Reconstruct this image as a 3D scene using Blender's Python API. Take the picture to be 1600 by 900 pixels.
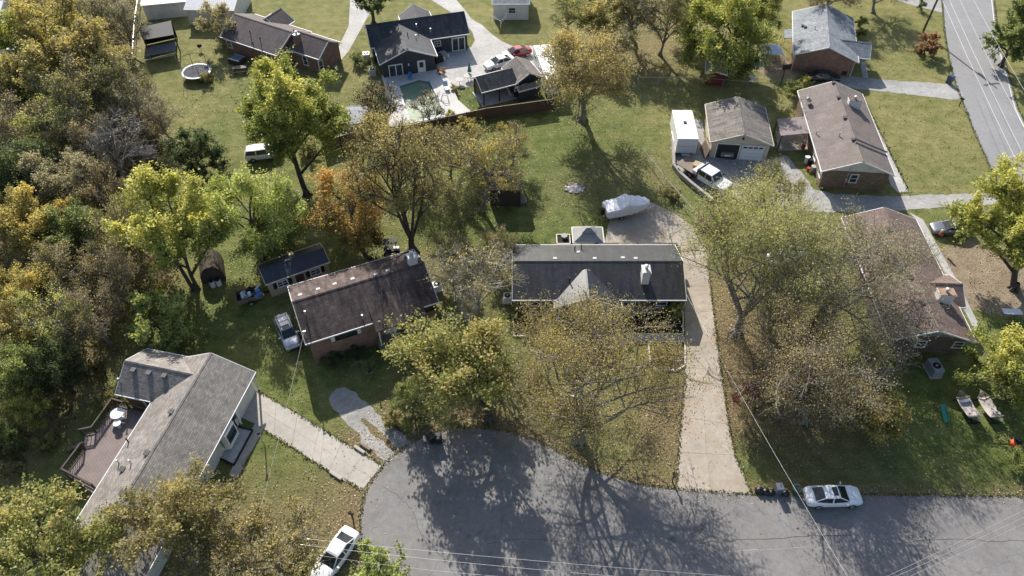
import bpy, bmesh, math, random
import numpy as np
from mathutils import Vector, Matrix
from mathutils.geometry import tessellate_polygon

# ------------------------------------------------------------------ camera, light, exposure
scene = bpy.context.scene
for o in list(bpy.data.objects):
    bpy.data.objects.remove(o)
CAM_H, PITCH, FOC = 58.8, math.radians(48), 1150.0      # metres, tilt below the horizon, focal length (1600 px wide frame)
cam_data = bpy.data.cameras.new('camera')
cam_data.sensor_width = 36.0
cam_data.lens = 36.0 * FOC / 1600.0
cam_data.clip_end = 2000
cam = bpy.data.objects.new('camera', cam_data)
scene.collection.objects.link(cam)
cam.location = (0, 0, CAM_H)
cam.rotation_euler = (math.radians(90) - PITCH, 0, 0)
scene.camera = cam

SUN_EL, SUN_AZ = math.radians(32.5), math.radians(-16)    # azimuth measured from +Y towards +X
world = bpy.data.worlds.new('World')
scene.world = world
world.use_nodes = True
wn = world.node_tree
bg = wn.nodes['Background']
sky = wn.nodes.new('ShaderNodeTexSky')
sky.sky_type = 'NISHITA'
sky.sun_disc = False
sky.sun_elevation = SUN_EL
sky.sun_rotation = SUN_AZ
sky.air_density = 1.0
sky.dust_density = 1.5
wn.links.new(sky.outputs[0], bg.inputs[0])
bg.inputs[1].default_value = 0.105
sun_data = bpy.data.lights.new('sun', 'SUN')
sun_data.energy = 4.8
sun_data.angle = math.radians(0.5)
sun_data.color = (1.0, 0.955, 0.885)
sun = bpy.data.objects.new('sun', sun_data)
scene.collection.objects.link(sun)
to_sun = Vector((math.sin(SUN_AZ) * math.cos(SUN_EL), math.cos(SUN_AZ) * math.cos(SUN_EL), math.sin(SUN_EL)))
sun.rotation_euler = to_sun.to_track_quat('Z', 'Y').to_euler()
sun.location = (0, 60, 90)
scene.view_settings.view_transform = 'Standard'
scene.view_settings.look = 'None'
scene.view_settings.exposure = 0.75
scene.view_settings.gamma = 1.0
scene.render.engine = 'CYCLES'

# ------------------------------------------------------------------ survey helpers (photo pixel -> place on the ground)
SP, CP = math.sin(PITCH), math.cos(PITCH)
def G(u, v, z=0.0):
    y = (v - 450) / FOC
    d = (CAM_H - z) / (SP + y * CP)
    return Vector((d * (u - 800) / FOC, d * (CP - y * SP), z))
def ray(u, v):
    x, y = (u - 800) / FOC, (v - 450) / FOC
    return Vector((0, 0, CAM_H)), Vector((x, CP - y * SP, -SP - y * CP)).normalized()
def ppm(X, Y, z=0.0):                                    # photo pixels per metre at a place
    return FOC / (Y * CP + (CAM_H - z) * SP)
rng = random.Random(7)

# ------------------------------------------------------------------ object helpers
COL = scene.collection
def tag(o, label=None, cat=None, group=None, kind=None):
    if label: o['label'] = label
    if cat: o['category'] = cat
    if group: o['group'] = group
    if kind: o['kind'] = kind
    return o
def thing(name, label, cat, loc, rz=0.0, group=None):
    o = bpy.data.objects.new(name, None)
    o.empty_display_size = 0.3
    COL.objects.link(o)
    o.location = loc
    o.rotation_euler = (0, 0, rz)
    return tag(o, label, cat, group)
def link(name, mesh, mat=None, parent=None, loc=(0, 0, 0), rz=0.0):
    o = bpy.data.objects.new(name, mesh)
    COL.objects.link(o)
    if mat is not None and not mesh.materials: mesh.materials.append(mat)
    o.parent = parent
    o.location = loc
    o.rotation_euler = (0, 0, rz)
    return o
def attach(o, root, wloc, wrz=0.0):                      # place a child by its world position and turn
    d = Vector(wloc) - root.location
    a = root.rotation_euler[2]
    c, s = math.cos(-a), math.sin(-a)
    o.parent = root
    o.location = (c * d.x - s * d.y, s * d.x + c * d.y, d.z)
    o.rotation_euler = (0, 0, wrz - a)
    return o

class MB:
    """collects shapes, becomes ONE mesh"""
    def __init__(self): self.v = []; self.f = []
    def add(self, vs, fs):
        n = len(self.v)
        self.v += [tuple(p) for p in vs]
        self.f += [tuple(i + n for i in f) for f in fs]
        return self
    def box(self, c, s, rz=0.0, rx=0.0, ry=0.0):
        m = Matrix.Translation(Vector(c)) @ Matrix.Rotation(rz, 4, 'Z') @ Matrix.Rotation(ry, 4, 'Y') @ Matrix.Rotation(rx, 4, 'X')
        x, y, z = s[0] / 2, s[1] / 2, s[2] / 2
        vs = [m @ Vector(p) for p in ((-x,-y,-z),(x,-y,-z),(x,y,-z),(-x,y,-z),(-x,-y,z),(x,-y,z),(x,y,z),(-x,y,z))]
        return self.add(vs, [(0,3,2,1),(4,5,6,7),(0,1,5,4),(1,2,6,5),(2,3,7,6),(3,0,4,7)])
    def prism(self, pts, z0, z1):                        # polygon in plan, extruded up
        p2 = [Vector((p[0], p[1], 0)) for p in pts]
        area = sum(p2[i].x * p2[(i+1) % len(p2)].y - p2[(i+1) % len(p2)].x * p2[i].y for i in range(len(p2)))
        if area < 0: p2.reverse()
        n = len(p2)
        vs = [(p.x, p.y, z1) for p in p2] + [(p.x, p.y, z0) for p in p2]
        fs = []
        for t in tessellate_polygon([p2]):
            a, b, c = t
            nz = (p2[b].x-p2[a].x)*(p2[c].y-p2[a].y)-(p2[b].y-p2[a].y)*(p2[c].x-p2[a].x)
            fs.append((a, b, c) if nz > 0 else (a, c, b))
        for i in range(n):
            j = (i + 1) % n
            fs.append((i, i + n, j + n, j))
        return self.add(vs, fs)
    def hull(self, bottom, top):                         # loft between two equal rings, capped
        n = len(bottom)
        fs = [tuple(range(n - 1, -1, -1)), tuple(range(n, 2 * n))]
        for i in range(n):
            j = (i + 1) % n
            fs.append((i, j, j + n, i + n))
        return self.add(list(bottom) + list(top), fs)
    def slab(self, q, t):                                # quad thickened downwards
        q = [Vector(p) for p in q]
        nn = (q[1] - q[0]).cross(q[2] - q[0]).normalized()
        if nn.z < 0: q.reverse()
        return self.hull([p - Vector((0, 0, t)) for p in q], q)
    def tube(self, p, q, r0, r1=None, n=6):
        p, q = Vector(p), Vector(q)
        r1 = r0 if r1 is None else r1
        d = (q - p)
        if d.length < 1e-6: return self
        d.normalize()
        a = d.orthogonal().normalized(); b = d.cross(a)
        ring = lambda c, r: [c + a * (r * math.cos(2*math.pi*k/n)) + b * (r * math.sin(2*math.pi*k/n)) for k in range(n)]
        return self.hull(ring(p, r0), ring(q, r1))
    def cyl(self, c, r, h, n=14, r1=None):
        return self.tube(c, (c[0], c[1], c[2] + h), r, r1, n)
    def bar(self, p, q, w, h):                           # square bar between two points
        p, q = Vector(p), Vector(q)
        d = (q - p).normalized()
        side = d.cross(Vector((0, 0, 1)))
        side = side.normalized() if side.length > 1e-4 else Vector((1, 0, 0))
        up = side.cross(d)
        rg = lambda c: [c - side*w/2 - up*h/2, c + side*w/2 - up*h/2, c + side*w/2 + up*h/2, c - side*w/2 + up*h/2]
        return self.hull(rg(p), rg(q))
    def path(self, pts, r, n=5):
        for a, b in zip(pts[:-1], pts[1:]): self.tube(a, b, r, r, n)
        return self
    def dome(self, c, rx, ry, rz, seg=14, rings=6, full=False):
        vs, fs = [], []
        lo = -math.pi / 2 if full else 0.0
        for i in range(rings + 1):
            t = lo + (math.pi / 2 - lo) * i / rings
            for k in range(seg):
                a = 2 * math.pi * k / seg
                vs.append((c[0] + rx*math.cos(t)*math.cos(a), c[1] + ry*math.cos(t)*math.sin(a), c[2] + rz*math.sin(t)))
        for i in range(rings):
            for k in range(seg):
                fs.append((i*seg+k, i*seg+(k+1) % seg, (i+1)*seg+(k+1) % seg, (i+1)*seg+k))
        return self.add(vs, fs)
    def mesh(self, name, mat=None, smooth=False):
        m = bpy.data.meshes.new(name)
        m.from_pydata(self.v, [], self.f)
        bm = bmesh.new(); bm.from_mesh(m)
        bmesh.ops.recalc_face_normals(bm, faces=bm.faces)
        bm.to_mesh(m); bm.free()
        if mat is not None: m.materials.append(mat)
        if smooth:
            for p in m.polygons: p.use_smooth = True
        return m
    def build(self, name, mat=None, parent=None, loc=(0, 0, 0), rz=0.0, smooth=False):
        return link(name, self.mesh(name, mat, smooth), None, parent, loc, rz)

# ------------------------------------------------------------------ materials
MATS = {}
def newmat(name):
    m = bpy.data.materials.new(name)
    m.use_nodes = True
    nt = m.node_tree
    b = nt.nodes['Principled BSDF']
    return m, nt, b
def N(nt, t, **kw):
    n = nt.nodes.new(t)
    for k, v in kw.items():
        if k.startswith('i_'):
            key = k[2:]
            n.inputs[int(key) if key.isdigit() else key].default_value = v
        else: setattr(n, k, v)
    return n
def noise(nt, vec, scale, detail=4, rough=0.6):
    n = N(nt, 'ShaderNodeTexNoise')
    n.inputs['Scale'].default_value = scale
    n.inputs['Detail'].default_value = detail
    n.inputs['Roughness'].default_value = rough
    nt.links.new(vec, n.inputs['Vector'])
    return n.outputs[0]
def ramp(nt, fac, stops):
    r = N(nt, 'ShaderNodeValToRGB')
    el = r.color_ramp.elements
    while len(el) < len(stops): el.new(0.5)
    for e, (p, c) in zip(el, stops):
        e.position = p
        e.color = (*c, 1) if len(c) == 3 else c
    nt.links.new(fac, r.inputs[0])
    return r.outputs[0]
def mixc(nt, fac, a, b, mode='MIX'):
    m = N(nt, 'ShaderNodeMix', data_type='RGBA', blend_type=mode)
    for sock, val in ((m.inputs[0], fac), (m.inputs[6], a), (m.inputs[7], b)):
        if isinstance(val, (int, float)): sock.default_value = val
        elif isinstance(val, tuple): sock.default_value = (*val, 1)
        else: nt.links.new(val, sock)
    return m.outputs[2]
def math_(nt, op, a, b=0.0):
    m = N(nt, 'ShaderNodeMath', operation=op)
    for s, val in ((m.inputs[0], a), (m.inputs[1], b)):
        if isinstance(val, (int, float)): s.default_value = val
        else: nt.links.new(val, s)
    return m.outputs[0]
def bump(nt, b, height, strength=0.4, dist=0.05):
    n = N(nt, 'ShaderNodeBump')
    n.inputs['Strength'].default_value = strength
    n.inputs['Distance'].default_value = dist
    nt.links.new(height, n.inputs['Height'])
    nt.links.new(n.outputs[0], b.inputs['Normal'])
def coords(nt, which='Object'):
    return N(nt, 'ShaderNodeTexCoord').outputs[which]
def plain(name, col, rough=0.6, var=0.18, scale=1.5, metal=0.0, spec=0.5, bumps=0.0):
    """a painted or moulded surface with mild dirt and wear"""
    if name in MATS: return MATS[name]
    m, nt, b = newmat(name)
    vec = coords(nt)
    n1 = noise(nt, vec, scale, 5, 0.65)
    n2 = noise(nt, vec, scale * 9, 3, 0.6)
    f = math_(nt, 'ADD', math_(nt, 'MULTIPLY', n1, 0.65), math_(nt, 'MULTIPLY', n2, 0.35))
    lo = tuple(c * (1 - var * 1.5) for c in col); hi = tuple(min(1, c * (1 + var)) for c in col)
    nt.links.new(ramp(nt, f, [(0.3, lo), (0.5, col), (0.72, hi)]), b.inputs['Base Color'])
    b.inputs['Roughness'].default_value = rough
    b.inputs['Metallic'].default_value = metal
    b.inputs['Specular IOR Level'].default_value = spec
    if bumps: bump(nt, b, n2, bumps, 0.03)
    MATS[name] = m
    return m
def shingle(name, col, var=0.25, streak=0.3, rough=0.85, light=0.35, rel=0.5):
    if name in MATS: return MATS[name]
    m, nt, b = newmat(name)
    vec = coords(nt)
    br = N(nt, 'ShaderNodeTexBrick')
    br.offset = 0.5
    br.inputs['Scale'].default_value = 1.0
    br.inputs['Brick Width'].default_value = 0.36
    br.inputs['Row Height'].default_value = 0.16
    br.inputs['Mortar Size'].default_value = 0.012
    br.inputs['Mortar Smooth'].default_value = 0.3
    br.inputs['Bias'].default_value = 0.0
    br.inputs['Color1'].default_value = (*[c * (1 - var) for c in col], 1)
    br.inputs['Color2'].default_value = (*[min(1, c * (1 + var)) for c in col], 1)
    br.inputs['Mortar'].default_value = (*[c * 0.45 for c in col], 1)
    nt.links.new(vec, br.inputs['Vector'])
    mp = N(nt, 'ShaderNodeMapping')
    mp.inputs['Scale'].default_value = (2.2, 0.25, 1)
    nt.links.new(vec, mp.inputs[0])
    st = noise(nt, mp.outputs[0], 1.0, 5, 0.6)
    big = noise(nt, vec, 0.5, 4, 0.6)
    fine = noise(nt, vec, 30, 2, 0.5)
    c = mixc(nt, 1.0, br.outputs[0], ramp(nt, st, [(0.35, (1 - streak,) * 3), (0.65, (1 + streak * 0.6,) * 3)]), 'MULTIPLY')
    c = mixc(nt, 1.0, c, ramp(nt, big, [(0.3, (0.82,) * 3), (0.7, (1.15,) * 3)]), 'MULTIPLY')
    c = mixc(nt, 1.0, c, ramp(nt, fine, [(0.3, (0.75,) * 3), (0.7, (1.25,) * 3)]), 'MULTIPLY')
    nt.links.new(c, b.inputs['Base Color'])
    b.inputs['Roughness'].default_value = rough
    b.inputs['Specular IOR Level'].default_value = light
    h = math_(nt, 'ADD', math_(nt, 'MULTIPLY', br.outputs[1], -1.0), math_(nt, 'MULTIPLY', fine, 0.5))
    bump(nt, b, h, rel, 0.02)
    MATS[name] = m
    return m
def brick(name, c1, c2, mortar=(0.42, 0.38, 0.33)):
    if name in MATS: return MATS[name]
    m, nt, b = newmat(name)
    vec = coords(nt)
    sx = N(nt, 'ShaderNodeSeparateXYZ'); nt.links.new(vec, sx.inputs[0])
    cx = N(nt, 'ShaderNodeCombineXYZ')
    nt.links.new(math_(nt, 'ADD', sx.outputs[0], sx.outputs[1]), cx.inputs[0])
    nt.links.new(sx.outputs[2], cx.inputs[1])
    br = N(nt, 'ShaderNodeTexBrick')
    br.inputs['Scale'].default_value = 1.0
    br.inputs['Brick Width'].default_value = 0.3
    br.inputs['Row Height'].default_value = 0.11
    br.inputs['Mortar Size'].default_value = 0.008
    br.inputs['Color1'].default_value = (*c1, 1); br.inputs['Color2'].default_value = (*c2, 1)
    br.inputs['Mortar'].default_value = (*mortar, 1)
    nt.links.new(cx.outputs[0], br.inputs['Vector'])
    big = noise(nt, vec, 1.2, 4)
    c = mixc(nt, 1.0, br.outputs[0], ramp(nt, big, [(0.3, (0.75,) * 3), (0.7, (1.2,) * 3)]), 'MULTIPLY')
    nt.links.new(c, b.inputs['Base Color'])
    b.inputs['Roughness'].default_value = 0.85
    bump(nt, b, math_(nt, 'MULTIPLY', br.outputs[1], -1.0), 0.5, 0.01)
    MATS[name] = m
    return m
def banded(name, col, pitch=0.2, axis='Z', dark=0.6, rough=0.6):
    """lap siding, ribbed metal or boards: one band every `pitch` metres along an axis"""
    if name in MATS: return MATS[name]
    m, nt, b = newmat(name)
    vec = coords(nt)
    w = N(nt, 'ShaderNodeTexWave', wave_type='BANDS', bands_direction=axis, wave_profile='SAW')
    w.inputs['Scale'].default_value = 0.314 / pitch
    nt.links.new(vec, w.inputs['Vector'])
    n1 = noise(nt, vec, 1.3, 4)
    c = ramp(nt, w.outputs[1], [(0.0, tuple(x * dark for x in col)), (0.18, col), (1.0, col)])
    c = mixc(nt, 1.0, c, ramp(nt, n1, [(0.3, (0.85,) * 3), (0.7, (1.1,) * 3)]), 'MULTIPLY')
    nt.links.new(c, b.inputs['Base Color'])
    b.inputs['Roughness'].default_value = rough
    bump(nt, b, w.outputs[1], 0.5, 0.02)
    MATS[name] = m
    return m
def glass(name='window_glass', col=(0.03, 0.04, 0.045)):
    if name in MATS: return MATS[name]
    m, nt, b = newmat(name)
    n1 = noise(nt, coords(nt), 2.0, 3)
    nt.links.new(ramp(nt, n1, [(0.35, tuple(c * 0.6 for c in col)), (0.65, tuple(c * 1.8 for c in col))]), b.inputs['Base Color'])
    b.inputs['Roughness'].default_value = 0.06
    b.inputs['Specular IOR Level'].default_value = 0.7
    MATS[name] = m
    return m
def paint(name, col, flake=0.0, rough=0.25):
    if name in MATS: return MATS[name]
    m, nt, b = newmat(name)
    n1 = noise(nt, coords(nt), 2.5, 4)
    nt.links.new(ramp(nt, n1, [(0.3, tuple(c * 0.9 for c in col)), (0.7, col)]), b.inputs['Base Color'])
    b.inputs['Roughness'].default_value = rough
    b.inputs['Metallic'].default_value = flake
    b.inputs['Coat Weight'].default_value = 0.6
    b.inputs['Coat Roughness'].default_value = 0.08
    MATS[name] = m
    return m
def leafmat(name, stops, trans=0.58):
    if name in MATS: return MATS[name]
    m, nt, b = newmat(name)
    at = N(nt, 'ShaderNodeAttribute', attribute_name='tint')
    oi = N(nt, 'ShaderNodeObjectInfo')
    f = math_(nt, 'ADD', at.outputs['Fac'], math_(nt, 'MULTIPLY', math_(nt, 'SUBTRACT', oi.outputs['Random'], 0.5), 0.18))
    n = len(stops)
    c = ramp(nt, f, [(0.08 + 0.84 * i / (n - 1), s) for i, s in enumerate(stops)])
    nt.links.new(c, b.inputs['Base Color'])
    b.inputs['Roughness'].default_value = 0.5
    b.inputs['Specular IOR Level'].default_value = 0.35
    tr = N(nt, 'ShaderNodeBsdfTranslucent')
    nt.links.new(mixc(nt, 1.0, c, (1.0, 0.95, 0.6), 'MULTIPLY'), tr.inputs[0])
    mx = N(nt, 'ShaderNodeMixShader')
    mx.inputs[0].default_value = trans
    nt.links.new(b.outputs[0], mx.inputs[1]); nt.links.new(tr.outputs[0], mx.inputs[2])
    out = [x for x in nt.nodes if x.type == 'OUTPUT_MATERIAL'][0]
    nt.links.new(mx.outputs[0], out.inputs[0])
    MATS[name] = m
    return m

WHITE = plain('white_trim', (0.74, 0.73, 0.70), 0.5, 0.08)
CREAM = plain('cream_trim', (0.6, 0.55, 0.45), 0.55, 0.1)
BLACK = plain('black_plastic', (0.02, 0.021, 0.023), 0.65, 0.3, spec=0.25)
METAL = plain('grey_metal', (0.36, 0.37, 0.38), 0.4, 0.15, 2.0, 0.6)
GALV = plain('galvanised', (0.5, 0.5, 0.5), 0.45, 0.12, 2.0, 0.5)
WOOD = plain('weathered_wood', (0.19, 0.145, 0.11), 0.8, 0.3, 3.0, bumps=0.3)
DKWOOD = plain('dark_wood', (0.06, 0.045, 0.036), 0.75, 0.3, 3.0)
PALEWOOD = plain('pale_wood', (0.5, 0.38, 0.24), 0.75, 0.2, 3.0)
RUBBER = plain('rubber', (0.018, 0.018, 0.019), 0.8, 0.2)
GLASS = glass()
# ------------------------------------------------------------------ the ground
def W(pts, z=0.0): return [G(u, v, z) for u, v in pts]
def smooth(pts, n=5, closed=False):
    out = []
    m = len(pts)
    for i in range(m if closed else m - 1):
        p0 = pts[(i - 1) % m] if closed or i > 0 else pts[i]
        p1, p2 = pts[i], pts[(i + 1) % m]
        p3 = pts[(i + 2) % m] if closed or i + 2 < m else p2
        for k in range(n):
            t = k / n
            out.append(0.5 * ((2*p1) + (p2 - p0)*t + (2*p0 - 5*p1 + 4*p2 - p3)*t*t + (3*p1 - p0 - 3*p2 + p3)*t**3))
    if not closed: out.append(pts[-1])
    return out
def inside(x, y, poly):
    c = False
    j = len(poly) - 1
    for i in range(len(poly)):
        a, b = poly[i], poly[j]
        if (a.y > y) != (b.y > y) and x < (b.x - a.x) * (y - a.y) / (b.y - a.y) + a.x: c = not c
        j = i
    return c
def inside_np(X, Y, poly):
    c = np.zeros(X.shape, bool)
    j = len(poly) - 1
    for i in range(len(poly)):
        a, b = poly[i], poly[j]
        if abs(b.y - a.y) > 1e-9:
            c ^= ((a.y > Y) != (b.y > Y)) & (X < (b.x - a.x) * (Y - a.y) / (b.y - a.y) + a.x)
        j = i
    return c

WOODS = W([(-250, -30), (214, -30), (212, 110), (262, 190), (255, 270), (225, 330), (300, 440), (215, 470), (180, 560), (130, 640), (60, 720), (-40, 800), (-300, 830)])
ROAD_EDGE = smooth(W([(1600, 775), (1400, 773), (1250, 772), (1157, 771), (1060, 763), (1000, 756), (960, 744), (920, 730), (880, 709),
             (850, 692), (815, 680), (780, 672), (740, 669), (700, 671), (665, 680), (635, 697), (610, 715), (590, 738), (573, 765),
             (565, 795), (562, 825), (563, 850), (566, 880), (575, 930), (600, 1010), (660, 1090)]), 4)
def ragged(pts, amp=.07, step=.5, closed=False, seed=1):
    r_ = random.Random(seed); out = []
    m_ = len(pts)
    for i in range(m_ if closed else m_ - 1):
        a, b_ = pts[i], pts[(i + 1) % m_]
        n_ = max(1, int((b_ - a).length / step))
        d_ = (b_ - a).normalized(); nn = Vector((-d_.y, d_.x, 0))
        for k in range(n_): out.append(a.lerp(b_, k / n_) + nn * r_.gauss(0, amp))
    if not closed: out.append(pts[-1])
    return out
ROAD = [G(2600, 775)] + ragged(ROAD_EDGE) + W([(760, 1150), (1100, 1180), (2600, 1180)])

def gmat():
    m, nt, b = newmat('lawn')
    vec = coords(nt)
    at = N(nt, 'ShaderNodeAttribute', attribute_name='cover')
    sep = N(nt, 'ShaderNodeSeparateColor'); nt.links.new(at.outputs['Color'], sep.inputs[0])
    dry, dirt, litter = sep.outputs[0], sep.outputs[1], sep.outputs[2]
    n_big = noise(nt, vec, 0.12, 4, 0.6)
    n_mid = noise(nt, vec, 0.7, 5, 0.65)
    n_fin = noise(nt, vec, 5.0, 4, 0.7)
    n_vf = noise(nt, vec, 22.0, 3, 0.7)
    green = ramp(nt, n_mid, [(0.3, (0.075, 0.105, 0.026)), (0.5, (0.130, 0.165, 0.044)), (0.7, (0.205, 0.225, 0.075))])
    tan = ramp(nt, n_mid, [(0.3, (0.21, 0.195, 0.07)), (0.55, (0.315, 0.275, 0.115)), (0.75, (0.39, 0.32, 0.155))])
    f = math_(nt, 'ADD', dry, math_(nt, 'MULTIPLY', math_(nt, 'SUBTRACT', n_big, 0.5), 1.3))
    f = math_(nt, 'ADD', f, math_(nt, 'MULTIPLY', math_(nt, 'SUBTRACT', n_fin, 0.5), 0.5))
    mp = N(nt, 'ShaderNodeMapping'); mp.inputs['Rotation'].default_value = (0, 0, 1.45); mp.inputs['Scale'].default_value = (0.12, 1.6, 1)
    nt.links.new(vec, mp.inputs[0])
    f = math_(nt, 'ADD', f, math_(nt, 'MULTIPLY', math_(nt, 'SUBTRACT', noise(nt, mp.outputs[0], 1.0, 3, 0.5), 0.5), 0.7))
    f = math_(nt, 'ADD', f, math_(nt, 'MULTIPLY', math_(nt, 'SUBTRACT', noise(nt, vec, 0.33, 5, 0.7), 0.5), 0.9))
    fc = N(nt, 'ShaderNodeClamp'); nt.links.new(f, fc.inputs[0])
    c = mixc(nt, fc.outputs[0], green, tan)
    lit = ramp(nt, n_fin, [(0.3, (0.10, 0.07, 0.042)), (0.5, (0.23, 0.16, 0.095)), (0.68, (0.40, 0.29, 0.18))])
    lf = math_(nt, 'MULTIPLY', litter, ramp(nt, n_fin, [(0.36, (0.15,) * 3), (0.6, (1.3,) * 3)]))
    lc = N(nt, 'ShaderNodeClamp'); nt.links.new(lf, lc.inputs[0])
    c = mixc(nt, lc.outputs[0], c, lit)
    soil = ramp(nt, n_mid, [(0.3, (0.22, 0.165, 0.11)), (0.7, (0.40, 0.32, 0.225))])
    df = math_(nt, 'ADD', dirt, math_(nt, 'MULTIPLY', math_(nt, 'SUBTRACT', n_mid, 0.5), 0.9))
    df = ramp(nt, df, [(0.42, (0,) * 3), (0.62, (1,) * 3)])
    c = mixc(nt, df, c, soil)
    c = mixc(nt, 1.0, c, ramp(nt, n_vf, [(0.28, (0.55,) * 3), (0.5, (1.0,) * 3), (0.75, (1.5,) * 3)]), 'MULTIPLY')
    nt.links.new(c, b.inputs['Base Color'])
    b.inputs['Roughness'].default_value = 0.95
    b.inputs['Specular IOR Level'].default_value = 0.15
    h = math_(nt, 'ADD', n_vf, math_(nt, 'MULTIPLY', n_fin, 1.6))
    bump(nt, b, h, 0.9, 0.12)
    return m

def gauss(X, Y, p, r): return np.exp(-((X - p.x) ** 2 + (Y - p.y) ** 2) / (2 * r * r))
def make_ground():
    nx, ny = 380, 300
    xs = np.linspace(-115, 115, nx); ys = np.linspace(0, 150, ny)
    X, Y = np.meshgrid(xs, ys)
    dry = np.full(X.shape, 0.2)
    dirt = np.zeros(X.shape); litter = np.zeros(X.shape)
    dry += 0.35 * np.clip((Y - 62) / 30, 0, 1)
    dry -= 0.25 * gauss(X, Y, G(870, 215), 9) + 0.2 * gauss(X, Y, G(1560, 720), 8) + 0.3 * gauss(X, Y, G(850, 330), 7)
    dry -= 0.45 * gauss(X, Y, G(760, 150), 7)
    dry += 0.25 * gauss(X, Y, G(1430, 220), 12)
    w = inside_np(X, Y, WOODS).astype(float)
    k = np.ones(5) / 5
    for _ in range(2):
        w = np.apply_along_axis(lambda r: np.convolve(r, k, 'same'), 0, w)
        w = np.apply_along_axis(lambda r: np.convolve(r, k, 'same'), 1, w)
    litter += 0.75 * w
    for (u, v, r, a) in LITTER: litter += a * gauss(X, Y, G(u, v), r)
    for (u, v, r, a) in DIRT: dirt += a * gauss(X, Y, G(u, v), r)
    e = np.array([(p.x, p.y) for p in ROAD_EDGE])
    near = np.full(X.shape, 99.0)
    for x, y in e: near = np.minimum(near, (X - x) ** 2 + (Y - y) ** 2)
    litter += .8 * np.exp(-near / 1.6)
    dirt += .42 * np.exp(-near / .5)
    litter = np.clip(litter, 0, 1)
    vs = [(float(x), float(y), 0.0) for y in ys for x in xs]
    fs = [(j*nx+i, j*nx+i+1, (j+1)*nx+i+1, (j+1)*nx+i) for j in range(ny-1) for i in range(nx-1)]
    n0 = len(vs)                                        # the sheet goes on to the horizon
    R = 1500.0
    vs += [(-R, -R, 0), (R, -R, 0), (R, R, 0), (-R, R, 0)]
    c = [0, nx - 1, nx * ny - 1, nx * (ny - 1)]
    for a in range(4):
        b_ = (a + 1) % 4
        fs.append((n0 + a, n0 + b_, c[b_], c[a]))
    m = bpy.data.meshes.new('ground')
    m.from_pydata(vs, [], fs)
    col = np.ones((len(vs), 4), np.float32)
    col[:n0, 0] = np.clip(dry, 0, 1).ravel(); col[:n0, 1] = np.clip(dirt, 0, 1).ravel(); col[:n0, 2] = litter.ravel()
    col[n0:] = (0.6, 0, 0.3, 1)
    at = m.color_attributes.new('cover', 'FLOAT_COLOR', 'POINT')
    at.data.foreach_set('color', col.ravel())
    return tag(link('ground', m, gmat()), kind='structure')
LITTER = [(1190, 560, 4, .85), (1145, 620, 2.6, 1.0), (1135, 500, 2.0, 1.1), (1128, 430, 2, .9), (1200, 640, 4, .5), (1050, 640, 2.0, .85), (1040, 700, 2.2, .7), (960, 610, 5, .45),
          (680, 680, 2.5, .9), (600, 690, 2.0, .7), (560, 700, 1.6, .7), (540, 800, 2.5, .5), (440, 850, 4, .65), (300, 840, 4, .5), (760, 640, 4, .5), (640, 650, 3, .5),
          (1290, 640, 4, .5), (1250, 450, 5, .5), (960, 90, 7, .5), (560, 330, 4, .3), (230, 60, 3, .3), (650, 420, 3, .5), (740, 460, 4, .35), (1060, 30, 8, .5), (1010, 270, 4, .35), (905, 290, 4, .3)]
DIRT = [(1535, 420, 3.6, .9), (1560, 445, 3.0, .8), (1510, 450, 2.0, .6), (898, 293, 1.2, .7), (225, 60, 2.2, .5), (360, 75, 2.4, .5), (1215, 105, 3.5, .8), (430, 190, 2.5, .45), (600, 30, 4, .3), (1250, 690, 2, .3)]
make_ground()

def paving(name, c, rough=0.85, crack=0.0, speck=0.3, blotch=0.2, rnd=0.0, warm=None):
    if name in MATS: return MATS[name]
    m, nt, b = newmat(name)
    vec = coords(nt)
    n1 = noise(nt, vec, 0.25, 5, 0.65); n2 = noise(nt, vec, 2.0, 4); n3 = noise(nt, vec, 26, 3, 0.7)
    col = mixc(nt, 1.0, c, ramp(nt, n1, [(0.3, (1 - blotch,) * 3), (0.7, (1 + blotch,) * 3)]), 'MULTIPLY')
    col = mixc(nt, 1.0, col, ramp(nt, n2, [(0.3, (1 - blotch * .6,) * 3), (0.7, (1 + blotch * .5,) * 3)]), 'MULTIPLY')
    if warm: col = mixc(nt, ramp(nt, noise(nt, vec, 0.45, 5, 0.7), [(0.45, (0,) * 3), (0.65, (0.8,) * 3)]), col, warm)
    col = mixc(nt, 1.0, col, ramp(nt, n3, [(0.28, (1 - speck,) * 3), (0.72, (1 + speck,) * 3)]), 'MULTIPLY')
    if crack:
        wv = N(nt, 'ShaderNodeVectorMath', operation='ADD')
        nz = N(nt, 'ShaderNodeTexNoise'); nz.inputs['Scale'].default_value = 0.8; nt.links.new(vec, nz.inputs['Vector'])
        sc = N(nt, 'ShaderNodeVectorMath', operation='SCALE'); sc.inputs['Scale'].default_value = 1.6
        nt.links.new(nz.outputs['Color'], sc.inputs[0])
        nt.links.new(vec, wv.inputs[0]); nt.links.new(sc.outputs[0], wv.inputs[1])
        vo = N(nt, 'ShaderNodeTexVoronoi', feature='DISTANCE_TO_EDGE'); vo.inputs['Scale'].default_value = 0.11
        nt.links.new(wv.outputs[0], vo.inputs['Vector'])
        col = mixc(nt, 1.0, col, ramp(nt, vo.outputs[0], [(0.0, (1 - crack,) * 3), (0.006, (1,) * 3)]), 'MULTIPLY')
    if rnd:
        oi = N(nt, 'ShaderNodeObjectInfo')
        col = mixc(nt, 1.0, col, ramp(nt, oi.outputs['Random'], [(0, (1 - rnd,) * 3), (1, (1 + rnd,) * 3)]), 'MULTIPLY')
    nt.links.new(col, b.inputs['Base Color'])
    b.inputs['Roughness'].default_value = rough
    b.inputs['Specular IOR Level'].default_value = 0.25
    bump(nt, b, n3, 0.35, 0.02)
    MATS[name] = m
    return m
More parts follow.
